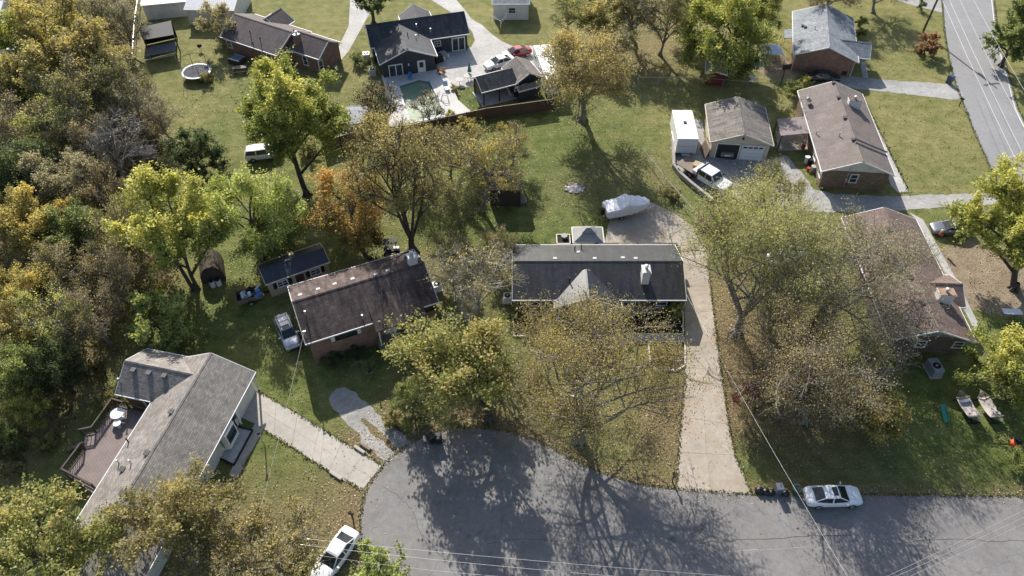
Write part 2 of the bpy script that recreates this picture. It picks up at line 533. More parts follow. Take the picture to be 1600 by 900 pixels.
ASPHALT = paving('asphalt', (0.193, 0.185, 0.179), crack=0.25, speck=0.3, blotch=0.2, warm=(0.215, 0.197, 0.18))
ASPHALT2 = paving('main_road_asphalt', (0.25, 0.245, 0.245), speck=0.18, blotch=0.08)
CONC = paving('concrete', (0.37, 0.325, 0.27), speck=0.15, blotch=0.15, rnd=0.07, warm=(0.31, 0.245, 0.175))
CONC2 = paving('pale_concrete', (0.375, 0.345, 0.30), speck=0.12, blotch=0.13, rnd=0.05)
CONC3 = paving('grey_concrete', (0.40, 0.385, 0.365), speck=0.14, blotch=0.18, rnd=0.05)
DECKC = paving('white_pool_concrete', (0.50, 0.48, 0.45), speck=0.1, blotch=0.1)
GRAVEL = paving('gravel', (0.31, 0.30, 0.285), speck=0.5, blotch=0.22)
MULCH = paving('black_mulch', (0.022, 0.019, 0.017), speck=0.6, blotch=0.3)
STONES = paving('white_stones', (0.45, 0.44, 0.43), speck=0.75, blotch=0.15)

def sheet(name, pts, mat, z, kind='structure', parent=None, z0=-0.05):
    o = MB().prism(pts, z0, z).build(name, mat, parent)
    if kind and parent is None: tag(o, kind=kind)
    return o
sheet('road', ROAD, ASPHALT, 0.012)
R1 = smooth(W([(1466, -120), (1470, -40), (1472, 0), (1477, 60), (1490, 120), (1508, 170), (1535, 235), (1590, 340), (1690, 470)]), 4)
R2 = smooth(W([(1850, 470), (1690, 330), (1600, 190), (1580, 130), (1561, 60), (1553, 0), (1549, -40), (1545, -120)]), 4)
sheet('main_road', R1 + R2, ASPHALT2, 0.012)
PAINTW = plain('road_paint', (0.62, 0.61, 0.58), 0.7, 0.2, 3.0)
def strip(pts, w):
    L_, R_ = [], []
    for i, p in enumerate(pts):
        d = (pts[min(i+1, len(pts)-1)] - pts[max(i-1, 0)]).normalized()
        nrm = Vector((-d.y, d.x, 0))
        L_.append(p + nrm * w / 2); R_.append(p - nrm * w / 2)
    return L_ + R_[::-1]
mr = bpy.data.objects['main_road']
def inset(edge, other_side, d):
    out = []
    for i, p in enumerate(edge):
        t = (edge[min(i+1, len(edge)-1)] - edge[max(i-1, 0)]).normalized()
        out.append(p + Vector((-t.y, t.x, 0)) * d * other_side)
    return out
MB().prism(strip(inset(R2, 1, 0.35), 0.12), 0.0, 0.016).build('edge_line', PAINTW, mr)

rd = bpy.data.objects['road']
SEAL = paving('crack_sealer', (0.07, 0.068, 0.067), speck=0.3); DUST = paving('pale_seam', (0.30, 0.29, 0.28), speck=0.3)
for pts_, w_, mt_ in (([(1092, 848), (1130, 845), (1200, 842), (1262, 838), (1330, 836)], .05, SEAL), ([(1122, 863), (1160, 861), (1225, 857), (1290, 856)], .045, DUST), ([(600, 760), (640, 790), (660, 840), (700, 880), (720, 930)], .035, SEAL),
                      ([(1400, 850), (1480, 842), (1560, 846), (1640, 840)], .04, SEAL), ([(760, 850), (840, 842), (930, 856), (1010, 850)], .03, SEAL)):
    line_ = ragged(smooth(W(pts_), 3), .05, .4, False, len(pts_))
    MB().prism(strip(line_, w_), 0.0, 0.0165).build('crack', mt_, rd)
PATCHM = paving('asphalt_patch', (0.125, 0.12, 0.118), speck=0.3, blotch=0.12)
MB().prism(ragged(W([(1042, 842), (1052, 838), (1058, 846), (1050, 852), (1041, 850)]), .03, .3, True), 0.0, 0.0166).build('patch', PATCHM, rd)
# the long driveway of the black-roofed house, slab by slab
drv = tag(bpy.data.objects.new('driveway', None), kind='structure'); COL.objects.link(drv)
def slabs(root, rows, mat, z=0.03, gap=0.011):
    """rows: lists of photo points across; neighbouring rows bound the slabs"""
    for a, b in zip(rows[:-1], rows[1:]):
        n = min(len(a), len(b)) - 1
        for k in range(n):
            q = [G(*a[k]), G(*a[k+1]), G(*b[k+1]), G(*b[k])]
            c = sum(q, Vector()) / 4
            q = [p + (c - p).normalized() * gap for p in q]
            o = MB().prism(q, -0.05, z + rng.uniform(-0.004, 0.006)).build('slab', mat, root)
slabs(drv, [[(1056, 766), (1112, 770), (1176, 773)], [(1060, 707), (1104, 709), (1148, 711)], [(1064, 652), (1101, 657), (1139, 663)], [(1068, 612), (1097, 613), (1132, 616)]], CONC)
slabs(drv, [[(1068, 612), (1132, 616)], [(1071, 576), (1126, 577)], [(1071, 535), (1120, 535)], [(1070, 487), (1115, 487)], [(1068, 447), (1110, 447)], [(1066, 405), (1106, 405)], [(1062, 377), (1100, 377)]], CONC)
slabs(drv, [[(944, 386), (983, 386), (1022, 386), (1062, 386)], [(950, 352), (986, 352), (1024, 352), (1066, 352)]], CONC)
slabs(drv, [[(1062, 386), (1100, 377)], [(1066, 352), (1080, 352)]], CONC)
slabs(drv, [[(950, 352), (986, 352), (1024, 352), (1080, 352)], [(957, 326), (988, 320), (1020, 317), (1054, 334)]], CONC)
slabs(drv, [[(902, 524), (1070, 524)], [(902, 534), (1070, 534)]], CONC3)
# driveway and walk of the grey shingled house
drv2 = tag(bpy.data.objects.new('concrete_drive', None), kind='structure'); COL.objects.link(drv2)
top = [(402, 610), (432, 628), (465, 647), (500, 668), (535, 690), (567, 709), (597, 727)]
bot = [(398, 662), (428, 681), (456, 699), (487, 719), (514, 737), (540, 753), (566, 766)]
mid = [((a[0]+b[0])/2, (a[1]+b[1])/2) for a, b in zip(top, bot)]
slabs(drv2, [list(r) for r in zip(top, mid, bot)], CONC2)
slabs(drv2, [[(376, 600), (402, 610)], [(350, 640), (398, 662)]], CONC2, 0.028)
slabs(drv2, [[(398, 662), (412, 671)], [(376, 700), (392, 707)], [(358, 742), (371, 750)]], CONC2)
# gravel drives
sheet('gravel_drive', ragged(W([(516, 624), (526, 607), (540, 604), (556, 613), (582, 638), (612, 667), (650, 698), (630, 708), (606, 685), (582, 662), (566, 652), (563, 658), (590, 686), (622, 714), (603, 725), (572, 694), (545, 664), (522, 640)]), .12, .5, True), GRAVEL, 0.014)
sheet('gravel_yard', ragged(smooth(W([(1050, 195), (1058, 188), (1098, 190), (1108, 243), (1208, 248), (1226, 243), (1246, 262), (1264, 284), (1284, 300), (1380, 306), (1440, 305), (1556, 302), (1556, 318), (1502, 322), (1420, 328), (1320, 331), (1270, 330), (1200, 318), (1130, 310), (1105, 302), (1070, 278), (1052, 250)]), 3, True), .1, .5, True), GRAVEL, 0.014)
sheet('gravel_lane', ragged(smooth(W([(1500, 156), (1490, 134), (1430, 128), (1365, 123), (1310, 118), (1262, 118), (1262, 126), (1300, 132), (1350, 140), (1420, 147)]), 3, True), .1, .5, True), GRAVEL, 0.014)
sheet('front_walk', W([(1347, 160), (1351, 158), (1420, 300), (1404, 302), (1392, 290)]), CONC3, 0.03)
sheet('side_walk', W([(1420, 332), (1431, 343), (1478, 430), (1530, 530), (1541, 530), (1490, 430), (1442, 343)]), CONC3, 0.03)
sheet('entry_walk', W([(1344, 97), (1352, 97), (1357, 122), (1348, 122)]), CONC3, 0.03)
sheet('side_street', W([(1330, -40), (1385, -4), (1425, 8), (1472, 20), (1470, -8), (1430, -40)]), GRAVEL, 0.016)
# concrete of the pool house
sheet('parking_court', smooth(W([(625, -40), (668, -40), (716, 3), (737, 30), (752, 38), (770, 55), (800, 72), (838, 72), (846, 100), (800, 128), (752, 130), (722, 138), (702, 128), (690, 122), (684, 86), (736, 74), (738, 50), (708, 22), (680, 4)]), 2, True), CONC3, 0.03)
sheet('lane', W([(548, -20), (592, -20), (578, 20), (545, 80), (524, 104), (512, 104), (530, 72), (545, 40)]), CONC3, 0.016)
# fallen leaves are scattered later, when the trees stand
# ------------------------------------------------------------------ houses
class Block:
    """one gabled volume of a house: ridge along its own x axis"""
    def __init__(s, root, c, rz, L, Wd, ez, rg, oh=0.4, wall=None, gable=None, roof=None, trim=WHITE, open_sides=False, fascia=True, goh=0.3):
        s.root, s.c, s.rz, s.L, s.W, s.ez, s.rg, s.oh, s.goh = root, Vector((c[0], c[1], 0)), rz, L, Wd, ez, rg, oh, goh
        s.k = (rg - ez) / (Wd / 2)
        s.trim = trim
        t = 0.14
        h = L / 2
        if not open_sides:
            wl, ww = L - 2 * goh, Wd - 2 * oh
            zt = ez + s.k * oh - 0.17
            w = MB().box((0, 0, zt / 2), (wl, ww, zt))
            s.wall = attach(w.build('wall', wall), root, s.c, rz)
            for sx in (-1, 1):
                x0, x1 = sx * (wl / 2 - 0.12), sx * (wl / 2 + 0.004)
                tri = lambda x: [(x, -ww/2, zt - .02), (x, ww/2, zt - .02), (x, 0, rg - 0.2)]
                g = MB().hull(tri(x0), tri(x1))
                attach(g.build('gable_wall', gable or wall), root, s.c, rz)
        r = MB()
        r.slab([(-h, -Wd/2, ez), (h, -Wd/2, ez), (h, 0, rg), (-h, 0, rg)], t)
        r.slab([(-h, Wd/2, ez), (h, Wd/2, ez), (h, 0, rg), (-h, 0, rg)], t)
        s.roof = attach(r.build('roof', roof), root, s.c, rz)
        cap = MB()
        for sy in (-1, 1):
            cap.slab([(-h - .01, sy * .16, rg - s.k * .16 + .025), (h + .01, sy * .16, rg - s.k * .16 + .025), (h + .01, 0, rg + .03), (-h - .01, 0, rg + .03)], 0.03)
        cap.build('ridge_cap', roof, s.roof)
        if fascia:
            f = MB()
            for sy in (-1, 1):
                f.box((0, sy * (Wd/2 + .03), ez - 0.09), (L + .12, .09, .15))
            for sx in (-1, 1):
                for sy in (-1, 1):
                    f.bar((sx * (h + .03), sy * (Wd/2 + .03), ez - .1), (sx * (h + .03), 0, rg - .1), .05, .17)
            f.build('fascia', trim, s.roof)
    def w(s, x, y, z=0.0):
        c, n = math.cos(s.rz), math.sin(s.rz)
        return Vector((s.c.x + c*x - n*y, s.c.y + n*x + c*y, z))
    def loc(s, P):
        d = Vector(P) - s.c
        c, n = math.cos(-s.rz), math.sin(-s.rz)
        return Vector((c*d.x - n*d.y, n*d.x + c*d.y, P[2]))
    def ray(s, u, v):
        o, d = ray(u, v)
        o = s.loc(o)
        c, n = math.cos(-s.rz), math.sin(-s.rz)
        return o, Vector((c*d.x - n*d.y, n*d.x + c*d.y, d.z))
    def on_wall(s, side, u, v):
        o, d = s.ray(u, v)
        if side in ('-y', '+y'):
            y = (s.W/2 - s.oh) * (1 if side == '+y' else -1)
            t = (y - o.y) / d.y
        else:
            x = (s.L/2 - s.goh) * (1 if side == '+x' else -1)
            t = (x - o.x) / d.x
        return o + d * t
    def on_roof(s, u, v, sy):
        o, d = s.ray(u, v)                               # plane z = rg - k*|y|
        t = (s.rg - s.k * sy * o.y - o.z) / (d.z + s.k * sy * d.y)
        return o + d * t
    def put(s, mb, name, mat, p, side=None, parent=None, smooth=False):
        """place a part whose own frame faces -y at a wall point"""
        turn = {'-y': 0, '+x': math.pi/2, '+y': math.pi, '-x': -math.pi/2, None: 0}[side]
        o = mb.build(name, mat, smooth=smooth)
        return attach(o, s.root, s.w(p.x, p.y, p.z), s.rz + turn)
    def window(s, side, u, v, w=1.1, h=1.2, mull=1, frame=None, shutters=None, name='window', sash=True, z=None):
        p = s.on_wall(side, u, v)
        if z is not None: p.z = z
        frame = frame or s.trim
        fr = MB()
        e = 0.09
        fr.box((0, -.03, h/2 - e/2), (w, .1, e)); fr.box((0, -.03, -h/2 + e/2), (w + .1, .14, e))
        fr.box((-w/2 + e/2, -.03, 0), (e, .1, h - 2*e)); fr.box((w/2 - e/2, -.03, 0), (e, .1, h - 2*e))
        for k in range(1, mull): fr.box((-w/2 + w*k/mull, -.03, 0), (.06, .08, h - 2*e))
        if sash: fr.box((0, -.026, 0), (w - 2*e, .06, .05))
        o = s.put(fr, name, frame, p, side)
        for k in range(mull):
            ww = w / mull
            MB().box((-w/2 + ww*(k + .5), -.012, 0), (ww - .1, .02, h - 2*e - .01)).build('pane', GLASS, o)
        if shutters:
            for sx in (-1, 1):
                MB().box((sx * (w/2 + .24), -.03, 0), (.36, .05, h)).build('shutter', shutters, o)
        return o
    def door(s, side, u, v, w=0.95, h=2.05, mat=None, glazed=True, z0=0.1):
        p = s.on_wall(side, u, v); p.z = z0 + h / 2
        d = MB().box((0, -.03, 0), (w, .1, h))
        o = s.put(d, 'door', mat or WHITE, p, side)
        fr = MB()
        fr.box((-w/2 - .05, -.04, .03), (.1, .14, h + .1)); fr.box((w/2 + .05, -.04, .03), (.1, .14, h + .1)); fr.box((0, -.04, h/2 + .06), (w, .14, .1))
        fr.build('door_frame', s.trim, o)
        if glazed: MB().box((0, -.085, h * .22), (w * .62, .02, h * .4)).build('pane', GLASS, o)
        MB().dome((w * .38, -.11, -.05), .04, .04, .04, 8, 4, True).build('handle', METAL, o)
        return o
    def slider(s, side, u, v, w=1.9, h=2.05, z0=0.1):
        p = s.on_wall(side, u, v); p.z = z0 + h / 2
        fr = MB()
        fr.box((0, -.03, h/2), (w + .14, .12, .14)); fr.box((0, -.03, -h/2), (w + .14, .12, .08))
        for x in (-w/2, 0, w/2): fr.box((x, -.03, 0), (.12, .1, h - .1))
        o = s.put(fr, 'sliding_door', s.trim, p, side)
        for sx in (-1, 1): MB().box((sx * w/4, -.012, 0), (w/2 - .1, .02, h - .12)).build('pane', GLASS, o)
        return o
    def vent(s, u, v, sy, kind='box'):
        p = s.on_roof(u, v, sy)
        if kind == 'box':
            m = MB().box((0, 0, .09), (.38, .38, .16)); m.box((0, 0, .18), (.46, .46, .04)); mat = VENT
        elif kind == 'pale':
            m = MB().box((0, 0, .04), (.34, .2, .08)); m.box((0, -.02, .1), (.38, .26, .03)); mat = GLITE
        else:
            m = MB().cyl((0, 0, -.05), .06, .6, 8); m.cyl((0, 0, .5), .09, .08, 8); mat = GALV if kind == 'pipe' else BLACK
        o = m.build('vent' if kind in ('box', 'pale') else 'vent_pipe', mat)
        o.parent = s.roof
        o.location = p
        return o
    def chimney(s, u, v, w, d, h, mat, top=None, sy=-1):
        p = s.on_roof(u, v, sy)
        z0 = p.z - 1.2
        m = MB().box((0, 0, (h + 1.2) / 2), (w, d, h + 1.2))
        m.box((0, 0, h + 1.2 + .06), (w + .14, d + .14, .12))
        o = attach(m.build('chimney', mat), s.root, s.w(p.x, p.y, z0), s.rz)
        MB().box((0, 0, h + 1.2 + .15), (w + .02, d + .02, .06)).build('crown_cap', top or PALEWOOD, o)
        f = MB().cyl((0, .05, h + 1.32), .15, .35, 10); f.cyl((0, .05, h + 1.69), .22, .1, 10); f.cyl((0, .05, h + 1.79), .22, .07, 10, .05)
        f.build('flue', GALV, o)
        return o
VENT = plain('vent_dark', (0.05, 0.048, 0.046), 0.6, 0.2)
GLITE = plain('gable_siding_white', (0.5, 0.5, 0.48), 0.6, 0.08)
SIDW = banded('white_siding', (0.66, 0.65, 0.62), 0.22)
SIDC = banded('cream_siding', (0.58, 0.52, 0.42), 0.22)
SIDT = banded('tan_siding', (0.40, 0.35, 0.25), 0.22)
SIDG = banded('sage_siding', (0.24, 0.27, 0.23), 0.22)
SIDN = banded('navy_siding', (0.040, 0.046, 0.060), 0.22, dark=0.5)
BRICKR = brick('red_brick', (0.16, 0.07, 0.045), (0.24, 0.11, 0.07))
BRICKB = brick('brown_brick', (0.10, 0.065, 0.045), (0.23, 0.15, 0.10), (0.3, 0.27, 0.23))
BRICKD = brick('dark_brick', (0.075, 0.05, 0.04), (0.15, 0.10, 0.075), (0.2, 0.18, 0.16))
CHIMW = plain('whitewashed_brick', (0.66, 0.64, 0.62), 0.8, 0.15, 4.0, bumps=0.3)
RUSTC = plain('rusty_cap', (0.33, 0.20, 0.13), 0.8, 0.3, 5.0)
SH_BLACK = shingle('charcoal_shingles', (0.024, 0.0245, 0.027), 0.3, 0.6, 0.42, 0.7, 0.12)
SH_BROWN = shingle('brown_shingles', (0.112, 0.08, 0.071), 0.25, 0.5, 0.85)
SH_TAUPE = shingle('taupe_shingles', (0.19, 0.155, 0.14), 0.10, 0.12, 0.8)
SH_RED = shingle('red_brown_shingles', (0.165, 0.118, 0.102), 0.2, 0.2, 0.8)
SH_GREY = shingle('grey_shingles', (0.25, 0.225, 0.2), 0.22, 0.14, 0.8)
SH_BLUE = shingle('blue_grey_shingles', (0.22, 0.24, 0.26), 0.22, 0.16, 0.8)
SH_NAVY = shingle('dark_slate_shingles', (0.052, 0.055, 0.062), 0.25, 0.4, 0.7, 0.5)
SH_OLD = shingle('weathered_shingles', (0.185, 0.165, 0.145), 0.18, 0.4, 0.85)
SH_PLUM = shingle('plum_brown_shingles', (0.115, 0.09, 0.088), 0.15, 0.2, 0.8)

def rect(px, z):
    """eave corners seen in the photo -> centre, turn, length along the first edge, width"""
    a, b, c, d = [G(u, v, z) for u, v in px]             # a-b and d-c run along the ridge
    e = ((b - a) + (c - d)) / 2
    cen = (a + b + c + d) / 4
    rz = math.atan2(e.y, e.x)
    nrm = Vector((-math.sin(rz), math.cos(rz), 0))
    return cen, rz, e.length, abs((((d - a) + (c - b)) / 2).dot(nrm))
def at_base(c): return (c.x, c.y, 0)

# --- black-roofed house in the middle
h1 = thing('house', 'long brick house with glossy charcoal roof and pale front gable at the centre', 'house', (8.85, 52.95, 0), 0)
b = Block(h1, (8.85, 52.95), 0, 17.6, 7.9, 2.6, 4.15, 0.45, BRICKD, SIDW, SH_BLACK)
H1B = b
gx = G(920, 457, 3.9).x
right = G(971, 475, 2.5)
hw = right.x - gx
cg = Block(h1, (gx, 50.0), math.pi/2, 3.9, 2 * hw, 2.5, 3.95, 0.3, SIDT, SIDT, SH_BLACK, CREAM, open_sides=True, goh=0.25)
tri = MB().hull([(gx - hw + .5, 48.45, 2.5), (gx + hw - .5, 48.45, 2.5), (gx, 48.45, 3.72)], [(gx - hw + .5, 48.55, 2.5), (gx + hw - .5, 48.55, 2.5), (gx, 48.55, 3.72)])
attach(tri.build('porch_gable', SIDT), h1, (0, 0, 0), 0)
for dx in (-hw + .5, hw - .5): attach(MB().box((gx + dx, 48.5, 1.16), (.16, .16, 2.32)).build('porch_post', WHITE), h1, (0, 0, 0), 0)
attach(MB().bar((gx - hw + .4, 48.5, 2.42), (gx + hw - .4, 48.5, 2.42), .2, .2).build('porch_beam', WHITE), h1, (0, 0, 0), 0)
for (u, v, w_, h_, mu) in ((837, 475, 1.1, 1.1, 1), (980, 476, 1.7, 1.2, 1), (1033, 477, 1.15, 1.1, 1)):
    b.window('-y', u, v, w_, h_, mu, shutters=BLACK, z=1.75)
b.door('-y', 948, 480, mat=plain('slate_door', (0.2, 0.23, 0.27), 0.5), glazed=False)
for (u, v) in ((867, 404), (929, 404), (993, 404), (973, 403)): b.vent(u, v, 1, 'pale')
b.vent(903, 394, 1, 'pale'); b.vent(898, 391, 1, 'pipe_dark'); b.vent(908, 389, 1, 'pipe_dark'); b.vent(890, 440, -1, 'pipe_dark')
b.chimney(1007, 436, 0.75, 1.1, 1.35, CHIMW, GLITE)
for (u0, u1) in ((930, 968), (1001, 1060)):
    ex = MB()
    x0, x1 = G(u0, 381, 2.6).x, G(u1, 381, 2.6).x
    ex.slab([(x0, 56.85, 2.595), (x1, 56.85, 2.595), (x1, 57.5, 2.34), (x0, 57.5, 2.34)], .12)
    attach(ex.build('rear_eave', SH_BLACK), h1, (0, 0, 0), 0)
dn = MB().path([(17.72, 48.92, 2.5), (17.72, 49.2, 2.1), (17.6, 49.3, .1)], .05)
attach(dn.build('downspout', WHITE), h1, (0, 0, 0), 0)

# --- brick house with brown roof and porch
cen, rz2, L2, W2 = rect([(478, 539), (688, 469), (643, 392), (449, 446)], 4.0)
h2 = thing('house', 'red brick house with streaked brown roof, white chimney and covered front porch', 'house', at_base(cen), rz2)
b = Block(h2, cen, rz2, L2, W2, 4.0, 5.85, 0.45, BRICKR, BRICKR, SH_BROWN)
H2B = b
pl = b.on_roof(572, 472, -1); pr = b.on_roof(651, 451, -1)
e0 = b.loc(G(590, 518, 3.75)); e1y = e0.y
zp = pl.z + .16
r = MB().slab([(pl.x, e1y, 3.75), (pr.x, e1y, 3.75), (pr.x, pl.y + .3, zp + .02), (pl.x, pl.y + .3, zp + .02)], .12)
attach(r.build('porch_roof', SH_BROWN), h2, cen, rz2).location.z = 0
for k in range(4):
    r = MB()
    x = pl.x + .25 + (pr.x - pl.x - .5) * k / 3
    r.box((x, e1y + .25, 1.74), (.14, .14, 3.46))
    attach(r.build('porch_post', WHITE), h2, (cen.x, cen.y, 0), rz2)
r = MB()
r.box(((pl.x + pr.x)/2, e1y + .25, 3.55), (pr.x - pl.x - .2, .14, .14))
attach(r.build('porch_beam', WHITE), h2, (cen.x, cen.y, 0), rz2)
r = MB().box(((pl.x + pr.x)/2, (e1y - W2/2)/2 + .4, .6), (pr.x - pl.x, abs(e1y + W2/2) + .9, 1.2))
attach(r.build('porch_floor', WOOD), h2, (cen.x, cen.y, 0), rz2)
b.window('-y', 541, 525, 2.1, 1.0, 2, BLACK, WHITE, z=3.1)
b.window('-y', 668, 482, 1.2, 1.0, 1, BLACK, z=3.1)
b.door('-y', 610, 512, z0=1.25)
for (u, v) in ((469, 461), (497, 452), (523, 444), (551, 436), (587, 429), (606, 423)): b.vent(u, v, 1, 'pale')
b.vent(478, 492, -1, 'pipe'); b.vent(567, 498, -1, 'pipe')
b.chimney(645, 412, .85, .85, 1.0, CHIMW, GALV, 1)
mast = b.loc(G(476, 520, 3.0))
m = MB().cyl((-L2/2 + .25, -W2/2 + .5, 3.8), .035, 1.4, 6); m.box((-L2/2 + .25, -W2/2 + .5, 5.2), (.3, .12, .08))
attach(m.build('service_mast', GALV), h2, (cen.x, cen.y, 0), rz2)
H2MAST = b.w(-L2/2 + .25, -W2/2 + .5, 5.18)

# --- grey shingled house lower left
ra, rb_ = G(333, 552.6, 4.6), G(190, 792, 4.6)
rz3 = math.atan2(ra.y - rb_.y, ra.x - rb_.x)              # ridge runs away from the camera
ax = Vector((math.cos(rz3), math.sin(rz3), 0)); nr = Vector((-ax.y, ax.x, 0))
er, el_ = G(399.6, 580, 2.75), G(234, 632, 2.75)
wr = -(er - ra).dot(nr); wl_ = (el_ - ra).dot(nr)
W3 = wr + wl_
far = ra.dot(ax); near = G(140, 850, 2.7).dot(ax) - 3.0
L3 = far - near
c3 = ax * ((far + near)/2) + nr * (ra.dot(nr) + (wl_ - wr)/2); c3.z = 0
h3 = thing('house', 'grey shingled L-shaped house with rear deck at the lower left', 'house', at_base(c3), rz3)
b = Block(h3, c3, rz3, L3, W3, 2.75, 4.65, 0.5, SIDW, BRICKR, SH_GREY)
H3B = b
wa = [G(192.4, 567, 4.35), G(299, 588.6, 4.35)]
rzw = math.atan2(wa[1].y - wa[0].y, wa[1].x - wa[0].x)
axw = Vector((math.cos(rzw), math.sin(rzw), 0)); nw = Vector((-axw.y, axw.x, 0))
fe, be = G(173.6, 614, 2.75), G(223.6, 543.6, 2.75)
Ww = abs((be - fe).dot(nw))
cw = wa[0] + axw * 3.6 ; cw = cw + nw * (((be + fe)/2 - wa[0]).dot(nw)); cw.z = 0
bw = Block(h3, cw, rzw, 7.2, Ww, 2.75, 4.35, 0.4, BRICKR, BRICKR, SH_GREY)
for (u, v) in ((209, 579), (233, 583.5), (257, 588)): bw.vent(u, v, -1, 'box')
bw.vent(188, 597, -1, 'pipe')
bw.door('-y', 236, 634, .9, 2.0)
for (u, v) in ((268, 644), (230, 709), (192, 771)): b.vent(u, v, 1, 'box')
b.vent(201, 691, 1, 'pipe_dark'); b.vent(186, 724, 1, 'pipe'); b.vent(205, 724, 1, 'pipe'); b.vent(192, 734, 1, 'box')
bay = b.on_wall('-y', 352, 680)
m = MB().hull([(-1.25, .3, .5), (-.8, -.75, .5), (.8, -.75, .5), (1.25, .3, .5)], [(-1.25, .3, 2.5), (-.8, -.75, 2.5), (.8, -.75, 2.5), (1.25, .3, 2.5)])
o = b.put(m, 'bay_window', WHITE, Vector((bay.x, bay.y, 0)), '-y')
MB().box((0, -.765, 1.65), (1.3, .03, 1.25)).build('pane', GLASS, o)
for sx in (-1, 1):
    q = MB().box((sx * 1.05, -.24, 1.65), (.03, .7, 1.2), rz=sx * -.405 * -1)
    q.build('pane', GLASS, o)
b.door('-y', 366, 655, .95, 2.05)
for f_ in (.0, .16):
    pst = MB()
    p = b.loc(G(399.6, 580, 2.75)) + Vector((-.3 - f_ * 24, .25, 0)); pst.box((p.x, p.y, 1.3), (.14, .14, 2.5))
    attach(pst.build('porch_post', WHITE), h3, (c3.x, c3.y, 0), rz3)

# deck behind it
dk0 = [(180, 632), (202, 638), (244, 650), (236, 664), (150, 774), (104, 741), (133, 702), (131, 680), (150, 676)]
DZ = 1.15
dpts = W(dk0, DZ)
dkt = thing('deck', 'raised wooden deck with dark railings behind the grey shingled house', 'deck', (dpts[0].x, dpts[0].y, 0))
fl = MB().prism([p - dkt.location for p in dpts], DZ - .12, DZ)
DECKW = banded('deck_boards', (0.20, 0.155, 0.14), 0.16, 'DIAGONAL', 0.5, 0.75)
fl.build('floor_boards', DECKW, dkt)
rail_runs = [[(244, 652), (202, 638), (181, 632), (150, 676), (131, 680)], [(133, 702), (104, 741), (150, 765)]]
for run in rail_runs:
    P_ = [G(u, v, DZ) - Vector((dkt.location.x, dkt.location.y, 0)) for u, v in run]
    for a, c in zip(P_[:-1], P_[1:]):
        r = MB().bar(a + Vector((0, 0, 1.0)), c + Vector((0, 0, 1.0)), .14, .06)
        r.bar(a + Vector((0, 0, .85)), c + Vector((0, 0, .85)), .05, .08); r.bar(a + Vector((0, 0, .12)), c + Vector((0, 0, .12)), .05, .08)
        n = max(2, int((c - a).length / .3))
        for k in range(n + 1):
            p = a.lerp(c, k / n); r.box((p.x, p.y, p.z + .5), (.05, .05, .8))
        r.build('railing', DKWOOD, dkt)
    for p in P_:
        MB().box((p.x, p.y, (DZ + 1.05)/2), (.13, .13, DZ + 1.05)).build('post', DKWOOD, dkt)
st = MB()
s0, s1 = G(131, 690, DZ) - Vector((dkt.location.x, dkt.location.y, 0)), G(114, 700, 0) - Vector((dkt.location.x, dkt.location.y, 0))
for k in range(5):
    p = s0.lerp(s1, (k + .5) / 5); st.box((p.x, p.y, DZ * (1 - (k + 1)/6)), (1.1, .32, .06), rz=math.radians(35))
st.build('steps', WOOD, dkt)

# --- brown ranch with attached patio cover, right
cen, rz7, L7, W7 = rect([(1284.4, 267.8), (1246.6, 142), (1347.3, 146.4), (1398, 273.5)], 2.7)
h7 = thing('house', 'brown-roofed ranch house with mottled brick end and white gable beside the garage', 'house', at_base(cen), rz7)
b = Block(h7, cen, rz7, L7, W7, 2.7, 4.45, 0.45, BRICKB, SIDW, SH_TAUPE)
H7B = b
b.window('-x', 1334.5, 277, .95, 1.3, 1, z=1.65)
for v in (240, 285): b.window('+y', 1276, v, 1.2, 1.3, 1, z=1.6)
b.window('+y', 1252, 195, 1.2, 1.3, 1, z=1.6)
b.vent(1310, 153, 1, 'box'); b.vent(1320, 185, 1, 'box'); b.vent(1333, 219, 1, 'box'); b.vent(1302, 130, 1, 'box')
b.vent(1311, 213, 1, 'pipe'); b.vent(1275, 210, 1, 'pipe')
dish = b.on_roof(1260, 163, 1)
m = MB().tube((0, 0, 0), (0, 0, .5), .03); m.tube((0, 0, .6), (.12, -.2, .78), .4, .42, 12)
attach(m.build('satellite_dish', METAL), h7, b.w(dish.x, dish.y, dish.z), rz7)
b.chimney(1333, 165, .8, 1.6, .8, CHIMW, SH_RED, -1)
pp, pq = b.on_roof(1334, 219, -1), b.loc(G(1386, 240, 2.75))
m = MB().tube((pp.x, pp.y, pp.z + .25), (pq.x, -W7/2, 2.95), .1, .1, 8)
attach(m.build('ridge_duct', plain('duct_grey', (0.16, 0.17, 0.2), .5)), h7, (cen.x, cen.y, 0), rz7)
con = b.on_wall('-x', 1322, 280)
m = MB().tube((0, -.05, .3), (0, -.05, 4.1), .04); m.box((0, -.08, 1.4), (.25, .12, .4))
b.put(m, 'conduit', GALV, Vector((con.x, con.y, 0)), '-x')
